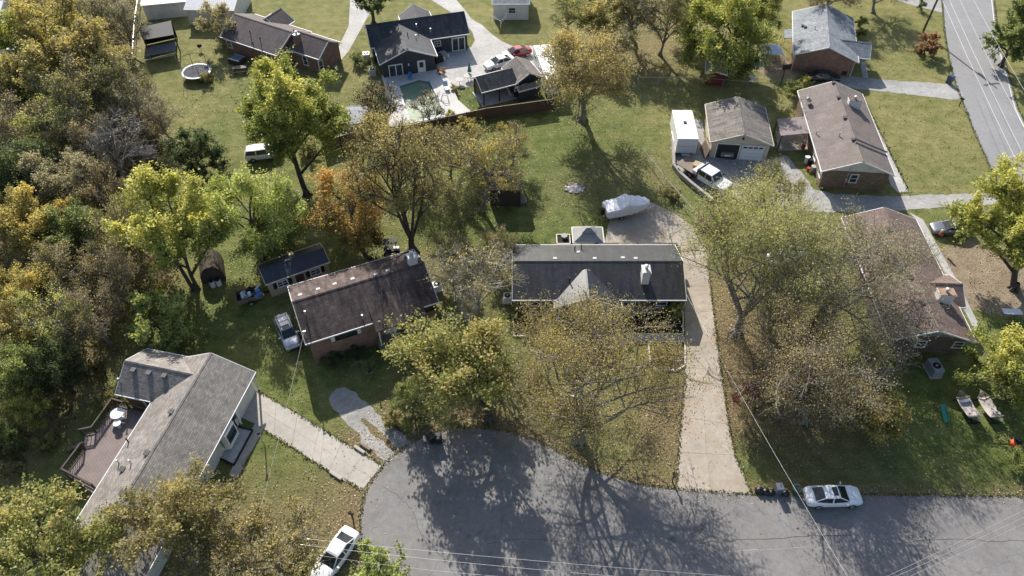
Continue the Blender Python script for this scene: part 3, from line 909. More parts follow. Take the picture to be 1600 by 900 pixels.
# patio cover
pc = [G(u, v, 2.45) for u, v in ((1214, 186), (1258, 183), (1264, 209), (1220, 212))]
pcv = thing('patio_cover', 'ribbed brown metal patio cover on posts between ranch house and garage', 'patio cover', (pc[0].x, pc[0].y, 0))
o0 = Vector((pc[0].x, pc[0].y, 0))
MB().slab([p - o0 + Vector((0, 0, .0 if i in (0, 3) else .12)) for i, p in enumerate(pc)], .08).build('roof_sheet', banded('ribbed_brown', (0.22, 0.17, 0.16), .35, 'Y', .6), pcv)
for i in (0, 3):
    p = pc[i] - o0; MB().box((p.x + .15, p.y, 1.18), (.1, .1, 2.36)).build('post', DKWOOD, pcv)
pt = W([(1212, 206), (1262, 206), (1268, 236), (1214, 236)])
sheet('patio', pt, paving('patio_concrete', (0.3, 0.27, 0.23)), 0.1)
for (nm, lb, u, v, sz, mt) in (('storage_bin', 'red plastic bin on the patio beside the ranch house', 1254, 233, (.5, .5, .55), plain('red_plastic', (.45, .03, .02))),
        ('storage_bin', 'white storage bin against the ranch house wall', 1259, 254, (.6, .6, .9), WHITE), ('storage_bin', 'dark bin beside the white one against the ranch wall', 1264, 257, (.55, .5, .8), BLACK),
        ('trash_can', 'grey round can at the corner of the ranch house', 1269, 268, (.6, .6, .8), GALV), ('flower_pot', 'red pot left of the grey can by the ranch house', 1262, 267, (.4, .4, .45), plain('red_plastic', (.45, .03, .02)))):
    p = G(u, v)
    t = thing(nm, lb, nm.split('_')[1], p)
    MB().cyl((0, 0, 0), sz[0]*.42, sz[2], 14, sz[0]*.52).build('body', mt, t); MB().cyl((0, 0, sz[2]), sz[0]*.55, .05, 14).build('rim', mt, t)

# --- blue-grey roofed brick house, top right
cen, rz6, L6, W6 = rect([(1239.7, 86), (1238.7, 18.5), (1332.8, 27.4), (1342, 96)], 2.7)
h6 = thing('house', 'brick house with blue-grey shingle roof by the main road', 'house', at_base(cen), rz6)
b = Block(h6, cen, rz6, L6, W6, 2.7, 4.45, 0.45, BRICKR, BRICKR, SH_BLUE)
pa, pb = b.on_roof(1302, 58, -1), b.loc(G(1344, 62, 2.5))
cx_ = b.loc(G(1340, 80, 2.5))
by = -W6/2 - 1.3
cg = MB()
xc = (b.loc(G(1343, 62, 2.6)).x + b.loc(G(1340, 92, 2.6)).x) / 2
cgo = Block(h6, b.w(xc, (by - 0.4)/2 + -.2, 0), rz6 + math.pi/2, abs(by) - .1, 4.6, 2.55, 3.75, .3, BRICKR, SIDW, SH_BLUE, open_sides=True)
sidep = b.loc(G(1234, 54, 2.4))
m = MB().slab([(sidep.x - 1.3, W6/2 - .3, 2.75), (sidep.x + 1.3, W6/2 - .3, 2.75), (sidep.x + 1.3, W6/2 + 1.2, 2.4), (sidep.x - 1.3, W6/2 + 1.2, 2.4)], .1)
attach(m.build('side_porch_roof', SH_BLUE), h6, (cen.x, cen.y, 0), rz6)
for dx in (-1.2, 1.2): attach(MB().box((sidep.x + dx, W6/2 + 1.1, 1.16), (.1, .1, 2.3)).build('porch_post', WHITE), h6, (cen.x, cen.y, 0), rz6)
b.vent(1254, 41, 1, 'box'); b.vent(1258, 43, 1, 'box'); b.vent(1273, 46, 1, 'pipe')
for sy in (-1, 1):
    m = MB().path([(-L6/2 + .35, sy * (W6/2 - .05), 2.55), (-L6/2 + .4, sy * (W6/2 - .4), 2.3), (-L6/2 + .35, sy * (W6/2 - .38), .1)], .045)
    attach(m.build('downspout', WHITE), h6, (cen.x, cen.y, 0), rz6)
b.window('-x', 1320, 112, .7, .6, 1, BLACK, z=.6)

# --- detached garage
cen, rzg, Lg, Wg = rect([(1110.3, 222), (1101.8, 163), (1196, 168), (1208.5, 227)], 2.6)
gar = thing('garage', 'detached cream garage with one open bay and one white door', 'garage', at_base(cen), rzg)
b = Block(gar, cen, rzg, Lg, Wg, 2.6, 4.05, 0.35, SIDC, SIDC, SH_OLD, CREAM, goh=.3)
od, gd = b.on_wall('-x', 1136, 238), b.on_wall('-x', 1175, 237)
GDARK = plain('bay_shade_black', (0.03, 0.03, 0.032), .9)
o = b.put(MB().box((0, -.01, 1.1), (2.75, .06, 2.2)), 'bay_shade_panel', GDARK, Vector((od.x, od.y, 0)), '-x')  # flat near-black panel on the solid wall, painting the shade inside the bay
fr = MB(); fr.box((-1.43, -.04, 1.12), (.12, .12, 2.3)); fr.box((1.43, -.04, 1.12), (.12, .12, 2.3)); fr.box((0, -.04, 2.26), (2.98, .12, .12))
fr.build('bay_frame', WHITE, o)
MB().box((.05, -.2, .75), (1.6, .4, .5)).build('stored_car_front', plain('stored_car', (.2, .21, .22), .3), o)
MB().box((.05, -.42, .72), (.7, .06, .16)).build('stored_car_lamp', WHITE, o)
d = b.put(MB().box((0, -.05, 1.1), (2.75, .1, 2.2)), 'garage_door', plain('door_white', (.72, .73, .76), .45, .05), Vector((gd.x, gd.y, 0)), '-x')
fr = MB(); fr.box((-1.43, -.04, 1.12), (.12, .16, 2.3)); fr.box((1.43, -.04, 1.12), (.12, .16, 2.3)); fr.box((0, -.04, 2.26), (2.98, .16, .12))
fr.build('door_frame', CREAM, d)
for k in range(4): MB().box((-.98 + .65*k, -.107, 1.9), (.5, .02, .24)).build('door_window', GLASS, d)
ln = MB()
for k in range(1, 4): ln.box((0, -.102, .53*k), (2.72, .012, .03))
ln.build('panel_seam', GALV, d)
m = MB().box((0, -.1, 3.2), (.2, .2, .25)); b.put(m, 'lamp', BLACK, Vector(((od.x), (od.y + gd.y)/2, 0)), '-x')

# --- brown ranch at the right edge
c8 = [(1392, 533), (1315, 341), (1431, 341), (1524, 533)]
cen, rz8, L8, W8 = rect(c8, 2.7)
h8 = thing('house', 'reddish-brown shingled house under the big bare tree at the right', 'house', at_base(cen), rz8)
b = Block(h8, cen, rz8, L8, W8, 2.7, 4.35, 0.45, BRICKD, SIDG, SH_RED, goh=.6)
H8B = b
xs_ = b.loc(G(1494, 445, 2.6))
cg8 = Block(h8, b.w(xs_.x - .9, -W8/2 + 1.0, 0), rz8 + math.pi/2, 3.4, 4.4, 2.66, 3.75, .3, BRICKD, SIDG, SH_RED, open_sides=True)
b.chimney(1472, 468, .95, 1.5, 1.0, CHIMW, RUSTC, -1)
b.vent(1389, 360, 1, 'box'); b.vent(1404, 395, 1, 'box'); b.vent(1422, 434, 1, 'box'); b.vent(1440, 474, 1, 'box'); b.vent(1384, 385, 1, 'pipe_dark')
b.window('-x', 1430, 550, 1.0, 1.0, 1, z=1.5); b.window('-x', 1490, 548, 1.0, 1.0, 1, z=1.5)

# --- brown house top left
cen, rz4, L4, W4 = rect([(340, 56), (427, 85), (474, 42), (382, 8)], 2.7)
ra4, rb4 = G(366.7, 21.7, 4.5), G(454.7, 49.5, 4.5)
rz4 = math.atan2(rb4.y - ra4.y, rb4.x - ra4.x)
a4 = Vector((math.cos(rz4), math.sin(rz4), 0)); n4 = Vector((-a4.y, a4.x, 0))
f4 = G(340, 56, 2.7)
hw4 = (ra4 - f4).dot(n4)
c4 = ra4 + a4 * ((rb4 - ra4).length / 2); c4.z = 0
L4 = (rb4 - ra4).length + .2
h4 = thing('house', 'brown-roofed brick house with brick chimney at the top left', 'house', at_base(c4), rz4)
b = Block(h4, c4, rz4, L4, 2 * hw4, 2.7, 4.5, .4, BRICKR, BRICKR, SH_PLUM)
e4 = G(517, 55, 4.3)
Lb = (e4 - rb4).dot(a4) + 1.0
cb = rb4 + a4 * (Lb/2 - .4) + n4 * .9; cb.z = 0
b2 = Block(h4, cb, rz4, Lb, 2 * hw4 - 2.4, 2.7, 4.3, .4, BRICKR, BRICKR, SH_PLUM)
b.window('-y', 359, 70, 1.0, 1.2, 1, z=1.6); b.window('-y', 418, 90, 1.9, 1.2, 2, z=1.6)
b.door('+x', 442, 88, mat=WHITE); b2.window('+x', 496, 78, .9, 1.9, 1, z=1.3); b2.window('-y', 475, 85, .9, 1.5, 1, z=1.4)
b.vent(391, 52, -1, 'pipe_dark'); b.vent(407, 63, -1, 'pipe_dark'); b.vent(396, 71, -1, 'pipe_dark')
b2.chimney(466, 68, .8, .8, 1.3, BRICKR, GLITE, -1)
pk = G(428, 24, 3.8)
Block(h4, (pk.x, pk.y, 0), rz4 + math.pi/2, 3.4, 4.6, 2.75, 4.2, .3, BRICKR, SIDW, SH_PLUM, open_sides=True)

# --- dark slate house with the pool
ra5, rb5 = G(571, 39, 4.7), G(725, 17.5, 4.7)
rz5 = math.atan2(rb5.y - ra5.y, rb5.x - ra5.x)
a5 = Vector((math.cos(rz5), math.sin(rz5), 0)); n5 = Vector((-a5.y, a5.x, 0))
hw5 = (rb5 - G(735.6, 52, 2.75)).dot(n5)
L5 = (rb5 - ra5).length
c5 = (ra5 + rb5)/2; c5.z = 0
h5 = thing('house', 'dark slate-blue house with white trim beside the green swimming pool', 'house', at_base(c5), rz5)
b = Block(h5, c5, rz5, L5, 2 * hw5, 2.75, 4.7, .35, SIDN, SIDN, SH_NAVY)
H5B = b
wl5, wr5 = G(593, 100.6, 2.75), G(682, 84.4, 2.75)
ww5 = (wr5 - wl5).dot(a5)
front = min((wl5 - c5).dot(n5), (wr5 - c5).dot(n5))
mx = ((wl5 + wr5)/2 - c5).dot(a5)
Lw5 = abs(front) - .4
cw5 = c5 + a5 * mx + n5 * (front + Lw5/2); cw5.z = 0
bw5 = Block(h5, cw5, rz5 + math.pi/2, Lw5, ww5, 2.75, 4.45, .35, SIDN, SIDN, SH_NAVY)
bw5.slider('-x', 618, 105, 1.9); bw5.door('-x', 658, 98, .95, 2.05)
b.slider('-y', 716, 64, 1.9); b.window('-y', 683.5, 65, 1.0, .9, 2, z=1.7)
bw5.vent(637, 56, -1, 'pipe_dark'); bw5.vent(650, 60, -1, 'pipe'); b.vent(651, 43, -1, 'pipe'); b.vent(673, 50, -1, 'pipe')
pk = c5 + a5 * ((G(648, 14, 4.2) - c5).dot(a5)) + n5 * 2.6; pk.z = 0
Block(h5, pk, rz5 + math.pi/2, 5.0, 4.8, 2.75, 4.35, .3, SIDN, SIDN, SH_NAVY, open_sides=True)
lt = bw5.on_wall('-x', 638, 98); m = MB().box((0, -.08, 1.9), (.2, .16, .3)); bw5.put(m, 'wall_lamp', WHITE, Vector((lt.x, lt.y, 0)), '-x')

# pool deck and pool
deck_o = [(597, 122), (640, 120), (684, 112), (702, 128), (716, 160), (736, 178), (728, 186), (690, 190), (655, 197), (618, 212), (606, 196), (608, 160)]
pool_i = [(623, 138), (655, 128), (673, 131), (681, 148), (694, 178), (686, 187), (640, 196), (632, 170)]
def ring_sheet(name, outer, inner, z0, z1, mat):
    A, B_ = [Vector((p.x, p.y, 0)) for p in outer], [Vector((p.x, p.y, 0)) for p in inner]
    allp = A + B_
    fs = []
    for t in tessellate_polygon([A, B_]):
        a, bq, c = [allp[i] for i in t]
        nz = (bq.x-a.x)*(c.y-a.y)-(bq.y-a.y)*(c.x-a.x)
        fs.append(tuple(t) if nz > 0 else (t[0], t[2], t[1]))
    mb = MB()
    n = len(allp)
    mb.add([(p.x, p.y, z1) for p in allp] + [(p.x, p.y, z0) for p in allp], fs + [(i, (i+1) % len(A), (i+1) % len(A) + n, i + n) for i in range(len(A))]
           + [(len(A)+i, len(A)+(i+1) % len(B_), len(A)+(i+1) % len(B_) + n, len(A)+i + n) for i in range(len(B_))])
    return mb.build(name, mat)
tag(ring_sheet('pool_deck', W(deck_o), W(pool_i), -.05, .42, DECKC), kind='structure')
pw = W(pool_i)
pcn = sum(pw, Vector()) / len(pw)
pool = thing('swimming_pool', 'murky green in-ground swimming pool with angled corners', 'swimming pool', (pcn.x, pcn.y, 0))
def watermat():
    m, nt, bb = newmat('murky_water')
    n1 = noise(nt, coords(nt), .35, 4)
    nt.links.new(ramp(nt, n1, [(.3, (.15, .21, .13)), (.7, (.21, .29, .21))]), bb.inputs['Base Color'])
    bb.inputs['Roughness'].default_value = .12
    bump(nt, bb, noise(nt, coords(nt), 3, 3), .08, .03)
    return m
ins = [p - pcn for p in pw]
MB().prism([p * 1.0 for p in ins], .02, .2).build('water', watermat(), pool)
cp = MB()
for a, c in zip(ins, ins[1:] + ins[:1]): cp.bar(a + Vector((0, 0, .44)), c + Vector((0, 0, .44)), .3, .06)
cp.build('coping', plain('coping_stone', (.5, .52, .55), .7), pool)
lad = MB()
p = G(693, 158) - pcn
for dx in (0, .45): lad.path([(p.x + .7, p.y - dx, .45), (p.x + .6, p.y - dx, 1.2), (p.x, p.y - dx, 1.25), (p.x - .35, p.y - dx, .3)], .035)
lad.build('ladder', GALV, pool)

# pavilion and pool house
pv = [G(753, 144.4, 2.5), G(803.6, 131.4, 2.5)]
rzp = math.atan2(pv[1].y - pv[0].y, pv[1].x - pv[0].x)
ap = Vector((math.cos(rzp), math.sin(rzp), 0)); np_ = Vector((-ap.y, ap.x, 0))
rl = G(739.4, 121.7, 3.7)
hwp = (rl - pv[0]).dot(np_)
hwp = max(1.9, min(hwp, 3.2))
Lp = (pv[1] - pv[0]).length + .6
cpv = pv[0] + ap * (Lp/2) + np_ * hwp; cpv.z = 0
pav = thing('pool_pavilion', 'grey-roofed open pavilion joined to a small navy pool house', 'pavilion', at_base(cpv), rzp)
b = Block(pav, cpv, rzp, Lp, 2 * hwp, 2.5, 3.75, .3, SIDN, SIDN, SH_OLD, open_sides=True)
for sx, sy in ((-1, -1), (-1, 1), (0, -1), (1, -1)): attach(MB().box((sx * (Lp/2 - .4), sy * (hwp - .35), 1.22), (.18, .18, 2.44)).build('post', DKWOOD), pav, (cpv.x, cpv.y, 0), rzp)
m = MB().box((0, 0, .08), (Lp - .2, 2*hwp - .2, .16)); attach(m.build('floor', CONC3), pav, (cpv.x, cpv.y, 0), rzp)
m = MB().box((0, hwp - .3, 1.2), (Lp - .6, .12, 2.2)); attach(m.build('back_wall', SIDT), pav, (cpv.x, cpv.y, 0), rzp)
f5 = G(819, 122, 3.7)
chp = cpv + ap * (Lp/2 + 1.7) + np_ * .2; chp.z = 0
bh = Block(pav, chp, rzp + math.pi/2, 2*hwp + .6, 4.4, 2.5, 3.75, .3, SIDN, SIDN, SH_OLD)
bh.window('-x', 819, 134, .9, .8, 2, z=1.6); bh.window('-x', 808, 136, .8, .8, 1, z=1.6)
# ------------------------------------------------------------------ vehicles (front towards +x)
TYRE = RUBBER
RIM = plain('alloy', (0.45, 0.46, 0.47), 0.35, 0.1, 4.0, 0.7)
CGLASS = glass('car_glass', (0.012, 0.015, 0.018))
LAMP = plain('lamp_glass', (0.7, 0.72, 0.74), 0.15, 0.05)
TAIL = plain('tail_lamp', (0.25, 0.012, 0.01), 0.2, 0.1)
BODIES = {   # stations: x, half width, sill, shoulder, crown ; cabin base x0,x1 ; roof x0,x1 ; belt z ; roof z
 'sedan': dict(st=[(-2.42, .66, .36, .72, .80), (-2.3, .84, .30, .84, .98), (-1.7, .91, .22, .90, 1.03), (-.7, .925, .2, .91, .95), (.5, .925, .2, .90, .95), (1.05, .915, .2, .87, .98), (1.8, .89, .24, .79, .90), (2.28, .80, .29, .64, .74), (2.42, .60, .36, .52, .58)],
               cab=(-1.85, 1.15), roof=(-.95, .25), belt=.93, top=1.42, wheels=(-1.42, 1.42), r=.33),
 'suv': dict(st=[(-2.3, .72, .42, .95, 1.02), (-2.2, .88, .34, 1.02, 1.10), (-1.6, .92, .28, 1.04, 1.08), (-.6, .93, .26, 1.04, 1.06), (.6, .93, .26, 1.02, 1.06), (1.1, .92, .26, 1.0, 1.08), (1.9, .90, .3, .92, 1.04), (2.22, .84, .34, .82, .92), (2.3, .68, .40, .66, .72)],
             cab=(-2.2, 1.1), roof=(-1.95, .35), belt=1.05, top=1.70, wheels=(-1.35, 1.38), r=.37),
}
def wheel(root, x, y, r, w=.22):
    s = 1 if y > 0 else -1
    t = MB().tube((0, -s * w/2, 0), (0, s * w/2, 0), r, r * .97, 18).build('wheel', TYRE, root, (x, y, r))
    MB().tube((0, s * (w/2 - .02), 0), (0, s * (w/2 + .012), 0), r * .62, r * .58, 12).build('rim', RIM, t)
def quad_panel(a, b, c, d, off, shrink=.06, t=.012):
    """thin pane lying just proud of the quad a b c d"""
    q = [Vector(p) for p in (a, b, c, d)]
    n = (q[1] - q[0]).cross(q[3] - q[0]).normalized()
    cen = sum(q, Vector()) / 4
    if n.dot(cen - Vector((cen.x * .6, 0, .7))) < 0: n = -n
    q = [p + (cen - p).normalized() * shrink for p in q]
    return MB().hull([p + n * (off - t) for p in q], [p + n * off for p in q])
def car(name, label, p, rz, colour, kind='sedan', scale=1.0, sunroof=False, rack=False, group=None):
    k = BODIES[kind]
    t = thing(name, label, 'car', (p.x, p.y, .015), rz, group)
    t.scale = (scale,) * 3
    rings = []
    for (x, w, zb, zs, zt) in k['st']:
        half = [(.78 * w, zb), (w * .98, zb + .1), (w, (zb + zs)/2), (w * .975, zs), (w * .82, zs + (zt - zs) * .75), (w * .4, zt)]
        rings.append([(x, -y, z) for y, z in half] + [(x, y, z) for y, z in half[::-1]])
    m = MB(); n = 12
    vs = [p_ for rg_ in rings for p_ in rg_]
    fs = [(i*n + j, i*n + (j+1) % n, (i+1)*n + (j+1) % n, (i+1)*n + j) for i in range(len(rings) - 1) for j in range(n)]
    fs += [tuple(range(n)), tuple((len(rings) - 1)*n + j for j in range(n - 1, -1, -1))]
    m.add(vs, fs)
    body = m.build('body', colour, t, smooth=True)
    sm = body.modifiers.new('round', 'SUBSURF'); sm.levels = 2; sm.render_levels = 2
    (x0, x1), (r0, r1), zb, zt = k['cab'], k['roof'], k['belt'], k['top']
    yb, yr = .80, .60 if kind == 'sedan' else .68
    xm = (r0 + r1) / 2
    B = {'rl': (x0, -yb * .86, zb), 'rr': (x0, yb * .86, zb), 'fl': (x1, -yb * .92, zb - .02), 'fr': (x1, yb * .92, zb - .02), 'ml': (xm, -yb - .05, zb), 'mr': (xm, yb + .05, zb)}
    T = {'rl': (r0, -yr * .94, zt - .05), 'rr': (r0, yr * .94, zt - .05), 'fl': (r1, -yr * .94, zt - .04), 'fr': (r1, yr * .94, zt - .04), 'ml': (xm, -yr - .03, zt - .015), 'mr': (xm, yr + .03, zt - .015)}
    order = ['fl', 'fr', 'mr', 'rr', 'rl', 'ml']
    lo = [B[o_] for o_ in order]; hi = [T[o_] for o_ in order]
    cab = MB()
    low = [(x, y, z - .25) for x, y, z in lo]
    crown = [(xm + (x - xm) * .82, y * .7, zt + .02) for x, y, z in hi]
    vs = low + lo + hi + crown
    fs = []
    for lv in range(3):
        for i in range(6): fs.append((lv*6 + i, lv*6 + (i+1) % 6, lv*6 + 6 + (i+1) % 6, lv*6 + 6 + i))
    fs.append(tuple(18 + i for i in range(6)))
    cab.add(vs, fs)
    roof = cab.build('cabin', colour, t)
    bv = roof.modifiers.new('soft', 'BEVEL'); bv.width = .03; bv.segments = 2
    quad_panel(B['fl'], B['fr'], T['fr'], T['fl'], .016, .07).build('windscreen', CGLASS, t)
    quad_panel(B['rl'], B['rr'], T['rr'], T['rl'], .016, .08).build('rear_window', CGLASS, t)
    for s in ('l', 'r'):
        quad_panel(B['f'+s], B['m'+s], T['m'+s], T['f'+s], .014, .07).build('side_window', CGLASS, t)
        quad_panel(B['m'+s], B['r'+s], T['r'+s], T['m'+s], .014, .07).build('side_window', CGLASS, t)
    if sunroof: MB().box((r1 - .32, 0, zt + .03), (.42, .78, .02)).build('sunroof', CGLASS, t)
    if rack:
        rk = MB()
        for sy in (-1, 1): rk.tube((r0 + .1, sy * .5, zt + .1), (r1 - .2, sy * .5, zt + .1), .025)
        for q in (.2, .5, .8): rk.tube((r0 + (r1 - r0)*q, -.5, zt + .1), (r0 + (r1 - r0)*q, .5, zt + .1), .025)
        rk.build('roof_rack', BLACK, t)
    xf, xr = k['st'][-2], k['st'][1]
    for sy in (-1, 1):
        MB().box((xf[0] - .13, sy * .57, xf[3] + .0), (.2, .26, .1), rz=-sy * .45).build('headlight', LAMP, t)
        MB().box((xr[0] + .03, sy * .62, xr[3] - .06), (.1, .26, .1), rz=sy * .35).build('tail_light', TAIL, t)
        mi = MB().box((x1 - .35, sy * .98, zb + .05), (.12, .2, .13))
        mi.build('mirror', colour, t)
        for wx in k['wheels']: wheel(t, wx, sy * (.925 - .10), k['r'])
    MB().box((xf[0] + .1, 0, .5), (.08, .9, .16)).build('grille', BLACK, t)
    MB().box((xr[0] - .1, 0, .62), (.05, .5, .12)).build('number_plate', WHITE, t)
    return t
PW = paint('white_paint', (0.78, 0.78, 0.78))
PS = paint('silver_paint', (0.42, 0.44, 0.47), .6, .3)
PG = paint('grey_paint', (0.2, 0.21, 0.23), .5, .3)
PR = paint('red_paint', (0.30, 0.02, 0.025))
PK = paint('black_paint', (0.015, 0.016, 0.02))
def head(u0, v0, u1, v1):
    a, b_ = G(u0, v0), G(u1, v1)
    return math.atan2(b_.y - a.y, b_.x - a.x)
car('parked_car', 'white sedan with dark sunroof parked at the lower right road edge', G(1298, 780), head(1255, 778, 1340, 776), PW, sunroof=True)
car('parked_car', 'white sedan cut by the bottom edge beside the mailbox', G(526, 872), head(550, 836, 500, 908), PW)
car('parked_car', 'grey sedan parked beside the yellow-green tree at the right', G(1484, 362), head(1520, 360, 1448, 360), PG)
car('parked_car', 'silver estate car with roof rack next to the brick porch house', G(452, 526), head(445, 505, 462, 545), PS, 'suv', .97, True, True)
car('parked_car', 'white car in the concrete court behind the pool pavilion', G(780, 103), head(792, 98, 766, 106), PW)
car('parked_car', 'red car beside the long white trailer', G(806, 88), head(818, 84, 795, 90), PR)
car('parked_car', 'black sedan parked against the gable of the brick house with blue-grey roof', G(1284, 126), head(1262, 126, 1310, 127), PK)
car('parked_car', 'white car half hidden under the large sparse tree', G(1228, 405), head(1208, 410, 1250, 398), PW)

car('parked_car', 'white van half hidden behind the bright yellow-green tree', G(414, 246), head(398, 244, 430, 240), PW, 'suv')
car('parked_car', 'white car glimpsed among the trees at the far left edge', G(6, 84), head(-10, 84, 20, 82), PW, 'suv')
# flatbed pickup
tp = G(1104, 285)
tr_ = thing('flatbed_truck', 'white crew-cab truck with wooden flatbed on the gravel yard', 'truck', (tp.x, tp.y, .015), head(1075, 258, 1130, 292))
tr_.scale = (1.0,) * 3
cb = MB()
prof = [(-.9, .75), (-.9, 1.25), (-.72, 2.0), (.95, 2.02), (1.55, 1.32), (3.05, 1.22), (3.15, 1.0), (3.15, .55), (-.9, .55)]
cb.hull([(x, -.98 + (.16 if z > 1.6 else 0), z) for x, z in prof], [(x, .98 - (.16 if z > 1.6 else 0), z) for x, z in prof])
o = cb.build('cab', PW, tr_); bv = o.modifiers.new('soft', 'BEVEL'); bv.width = .05; bv.segments = 2
quad_panel((1.55, -.86, 1.36), (1.55, .86, 1.36), (.98, .78, 1.98), (.98, -.78, 1.98), .02, .08).build('windscreen', CGLASS, tr_)
for sy in (-1, 1):
    y = sy * .985
    for (xa, xb) in ((.25, 1.2), (-.75, .12)):
        MB().hull([(xa, y - sy * .03, 1.33), (xb, y - sy * .03, 1.33), (min(xb, .95), y - sy * .13, 1.9), (xa, y - sy * .13, 1.9)], [(xa, y + sy * .03, 1.33), (xb, y + sy * .03, 1.33), (min(xb, .95), y - sy * .05, 1.9), (xa, y - sy * .05, 1.9)]).build('side_window', CGLASS, tr_)
    MB().box((1.35, sy * 1.15, 1.5), (.1, .25, .3)).build('mirror', BLACK, tr_)
    for wx in (2.2, -2.0): wheel(tr_, wx, sy * .88, .42, .28)
    MB().box((3.16, sy * .72, .95), (.06, .34, .2)).build('headlight', LAMP, tr_)
MB().box((3.17, 0, .85), (.08, 1.0, .35)).build('grille', BLACK, tr_)
MB().box((3.22, 0, .55), (.2, 1.9, .2)).build('bumper', METAL, tr_)
MB().box((-2.6, 0, 1.0), (3.2, 2.2, .1)).build('flatbed', WOOD, tr_)
MB().box((-1.02, 0, 1.5), (.08, 2.1, 1.0)).build('headboard', METAL, tr_)
MB().box((-1.45, 0, 1.25), (.6, 1.9, .42)).build('tool_box', PW, tr_)
MB().box((-1.6, 0, .62), (4.6, .9, .3)).build('chassis', BLACK, tr_)
bx = thing('pallet', 'wooden crate of timber on the flatbed truck', 'pallet', tr_.matrix_basis @ Vector((-2.1, .45, 1.05)), tr_.rotation_euler[2] + .3)
for k in range(5): MB().box((0, -.4 + .2*k, .32), (1.0, .14, .06)).build('slat', PALEWOOD, bx)
MB().box((0, 0, .15), (.9, .85, .28)).build('base', PALEWOOD, bx)

# box trailer next to the garage
c = [G(u, v, 2.75) for u, v in ((1051, 172), (1082, 172), (1091, 217), (1060, 217))]
cen = sum(c, Vector())/4
rzt = math.atan2((c[0] - c[3]).y, (c[0] - c[3]).x)
Lt, Wt = (c[0] - c[3]).length, (c[1] - c[0]).length
bt = thing('box_trailer', 'tall white box trailer parked left of the garage', 'trailer', (cen.x, cen.y, 0), rzt)
TW = plain('trailer_white', (.74, .74, .73), .4, .06)
o = MB().box((0, 0, 1.65), (Lt, Wt, 2.2)).build('body', TW, bt); bv = o.modifiers.new('soft', 'BEVEL'); bv.width = .04; bv.segments = 2
MB().box((-Lt/2 - .02, 0, 1.62), (.05, Wt - .2, 1.9)).build('rear_door', plain('trailer_door', (.6, .61, .64), .45, .08), bt)
MB().box((-Lt/2 - .06, 0, 1.62), (.04, Wt - .25, .06)).build('door_bar', GALV, bt)
MB().box((-Lt/2 - .3, 0, .5), (.5, 1.0, .1)).build('rear_step', GALV, bt)
MB().box((.3, 0, 2.79), (.5, .4, .08)).build('roof_vent', BLACK, bt)
for sy in (-1, 1):
    for x in (-.5, .4): wheel(bt, x, sy * (Wt/2 - .1), .36)
    MB().box((0, sy * (Wt/2 + .02), .78), (2.2, .06, .12)).build('fender', GALV, bt)
MB().bar((Lt/2, 0, .55), (Lt/2 + 1.2, 0, .55), .12, .12).build('tow_bar', BLACK, bt)

# long trailer behind the pavilion
c = [G(u, v, 3.0) for u, v in ((836, 71), (858, 71), (877, 118), (857, 125))]
cen = sum(c, Vector())/4
rzt = math.atan2((c[0] - c[3]).y, (c[0] - c[3]).x); Lt, Wt = (c[0] - c[3]).length, 2.5
cv = thing('camper_trailer', 'long white camper trailer behind the pool pavilion', 'trailer', (cen.x, cen.y, 0), rzt)
o = MB().box((0, 0, 1.75), (Lt, Wt, 2.5)).build('body', TW, cv); bv = o.modifiers.new('soft', 'BEVEL'); bv.width = .15; bv.segments = 3
for k in range(3): MB().box((-Lt/2 + Lt*(k + .6)/3.2, Wt/2 + .01, 2.1), (1.0, .04, .6)).build('window', GLASS, cv)
for x in (-.6, .3):
    for sy in (-1, 1): wheel(cv, x, sy * (Wt/2 - .12), .36)
for k in range(2): MB().box((-1.5 + 3*k, 0, 3.05), (.5, .5, .12)).build('roof_vent', WHITE, cv)

# boat under a tarp
bp = G(978, 333)
bo = thing('boat_trailer', 'boat on a trailer shrouded in a white tarp', 'boat', (bp.x, bp.y, 0), head(950, 338, 1012, 328))
prof = [(-2.75, 1.0, .75, 1.45), (-2.6, 1.1, .6, 1.6), (-1.9, 1.14, .58, 1.72), (-1.1, 1.14, .6, 1.78), (-.5, 1.13, .62, 2.1), (-.1, 1.12, .62, 2.35), (.3, 1.1, .66, 2.05), (1.0, 1.03, .75, 1.85), (1.7, .9, .88, 1.75), (2.3, .66, 1.0, 1.6), (2.75, .3, 1.1, 1.4)]
m = MB(); rings = []
wr = random.Random(3)
fine = []
for a_, b_ in zip(prof[:-1], prof[1:]):
    for k in range(3): fine.append(tuple(a_[i_] + (b_[i_] - a_[i_]) * k / 3 for i_ in range(4)))
fine.append(prof[-1])
sec = [(-.9, 0, 0), (-1.04, .08, 0), (-1.05, .3, 0), (-1.03, .55, 0), (-1.0, .78, 0), (-.9, .93, 0), (-.6, .985, 0), (-.3, 1, 0), (0, 1.02, 0), (.3, 1, 0), (.6, .985, 0), (.9, .93, 0), (1.0, .78, 0), (1.03, .55, 0), (1.05, .3, 0), (1.04, .08, 0), (.9, 0, 0)]
for q_, (x, w, zb, zt) in enumerate(fine):
    fold = .05 * math.sin(q_ * 1.9) + wr.uniform(-.03, .03)
    rings.append([(x + wr.uniform(-.03, .03), y * w + wr.uniform(-.025, .025) + fold * y * .6, zb + (zt - zb) * f_ + fold * f_ + wr.uniform(-.03, .03)) for y, f_, _ in sec])
n = len(sec)
m.add([p for r_ in rings for p in r_], [(i*n + j, i*n + j + 1, (i+1)*n + j + 1, (i+1)*n + j) for i in range(len(rings) - 1) for j in range(n - 1)] + [tuple(range(n)), tuple((len(rings) - 1)*n + j for j in range(n))])
TARP = plain('white_tarp', (.72, .73, .75), .6, .06, 2.0, bumps=.4)
m.build('tarp', TARP, bo)
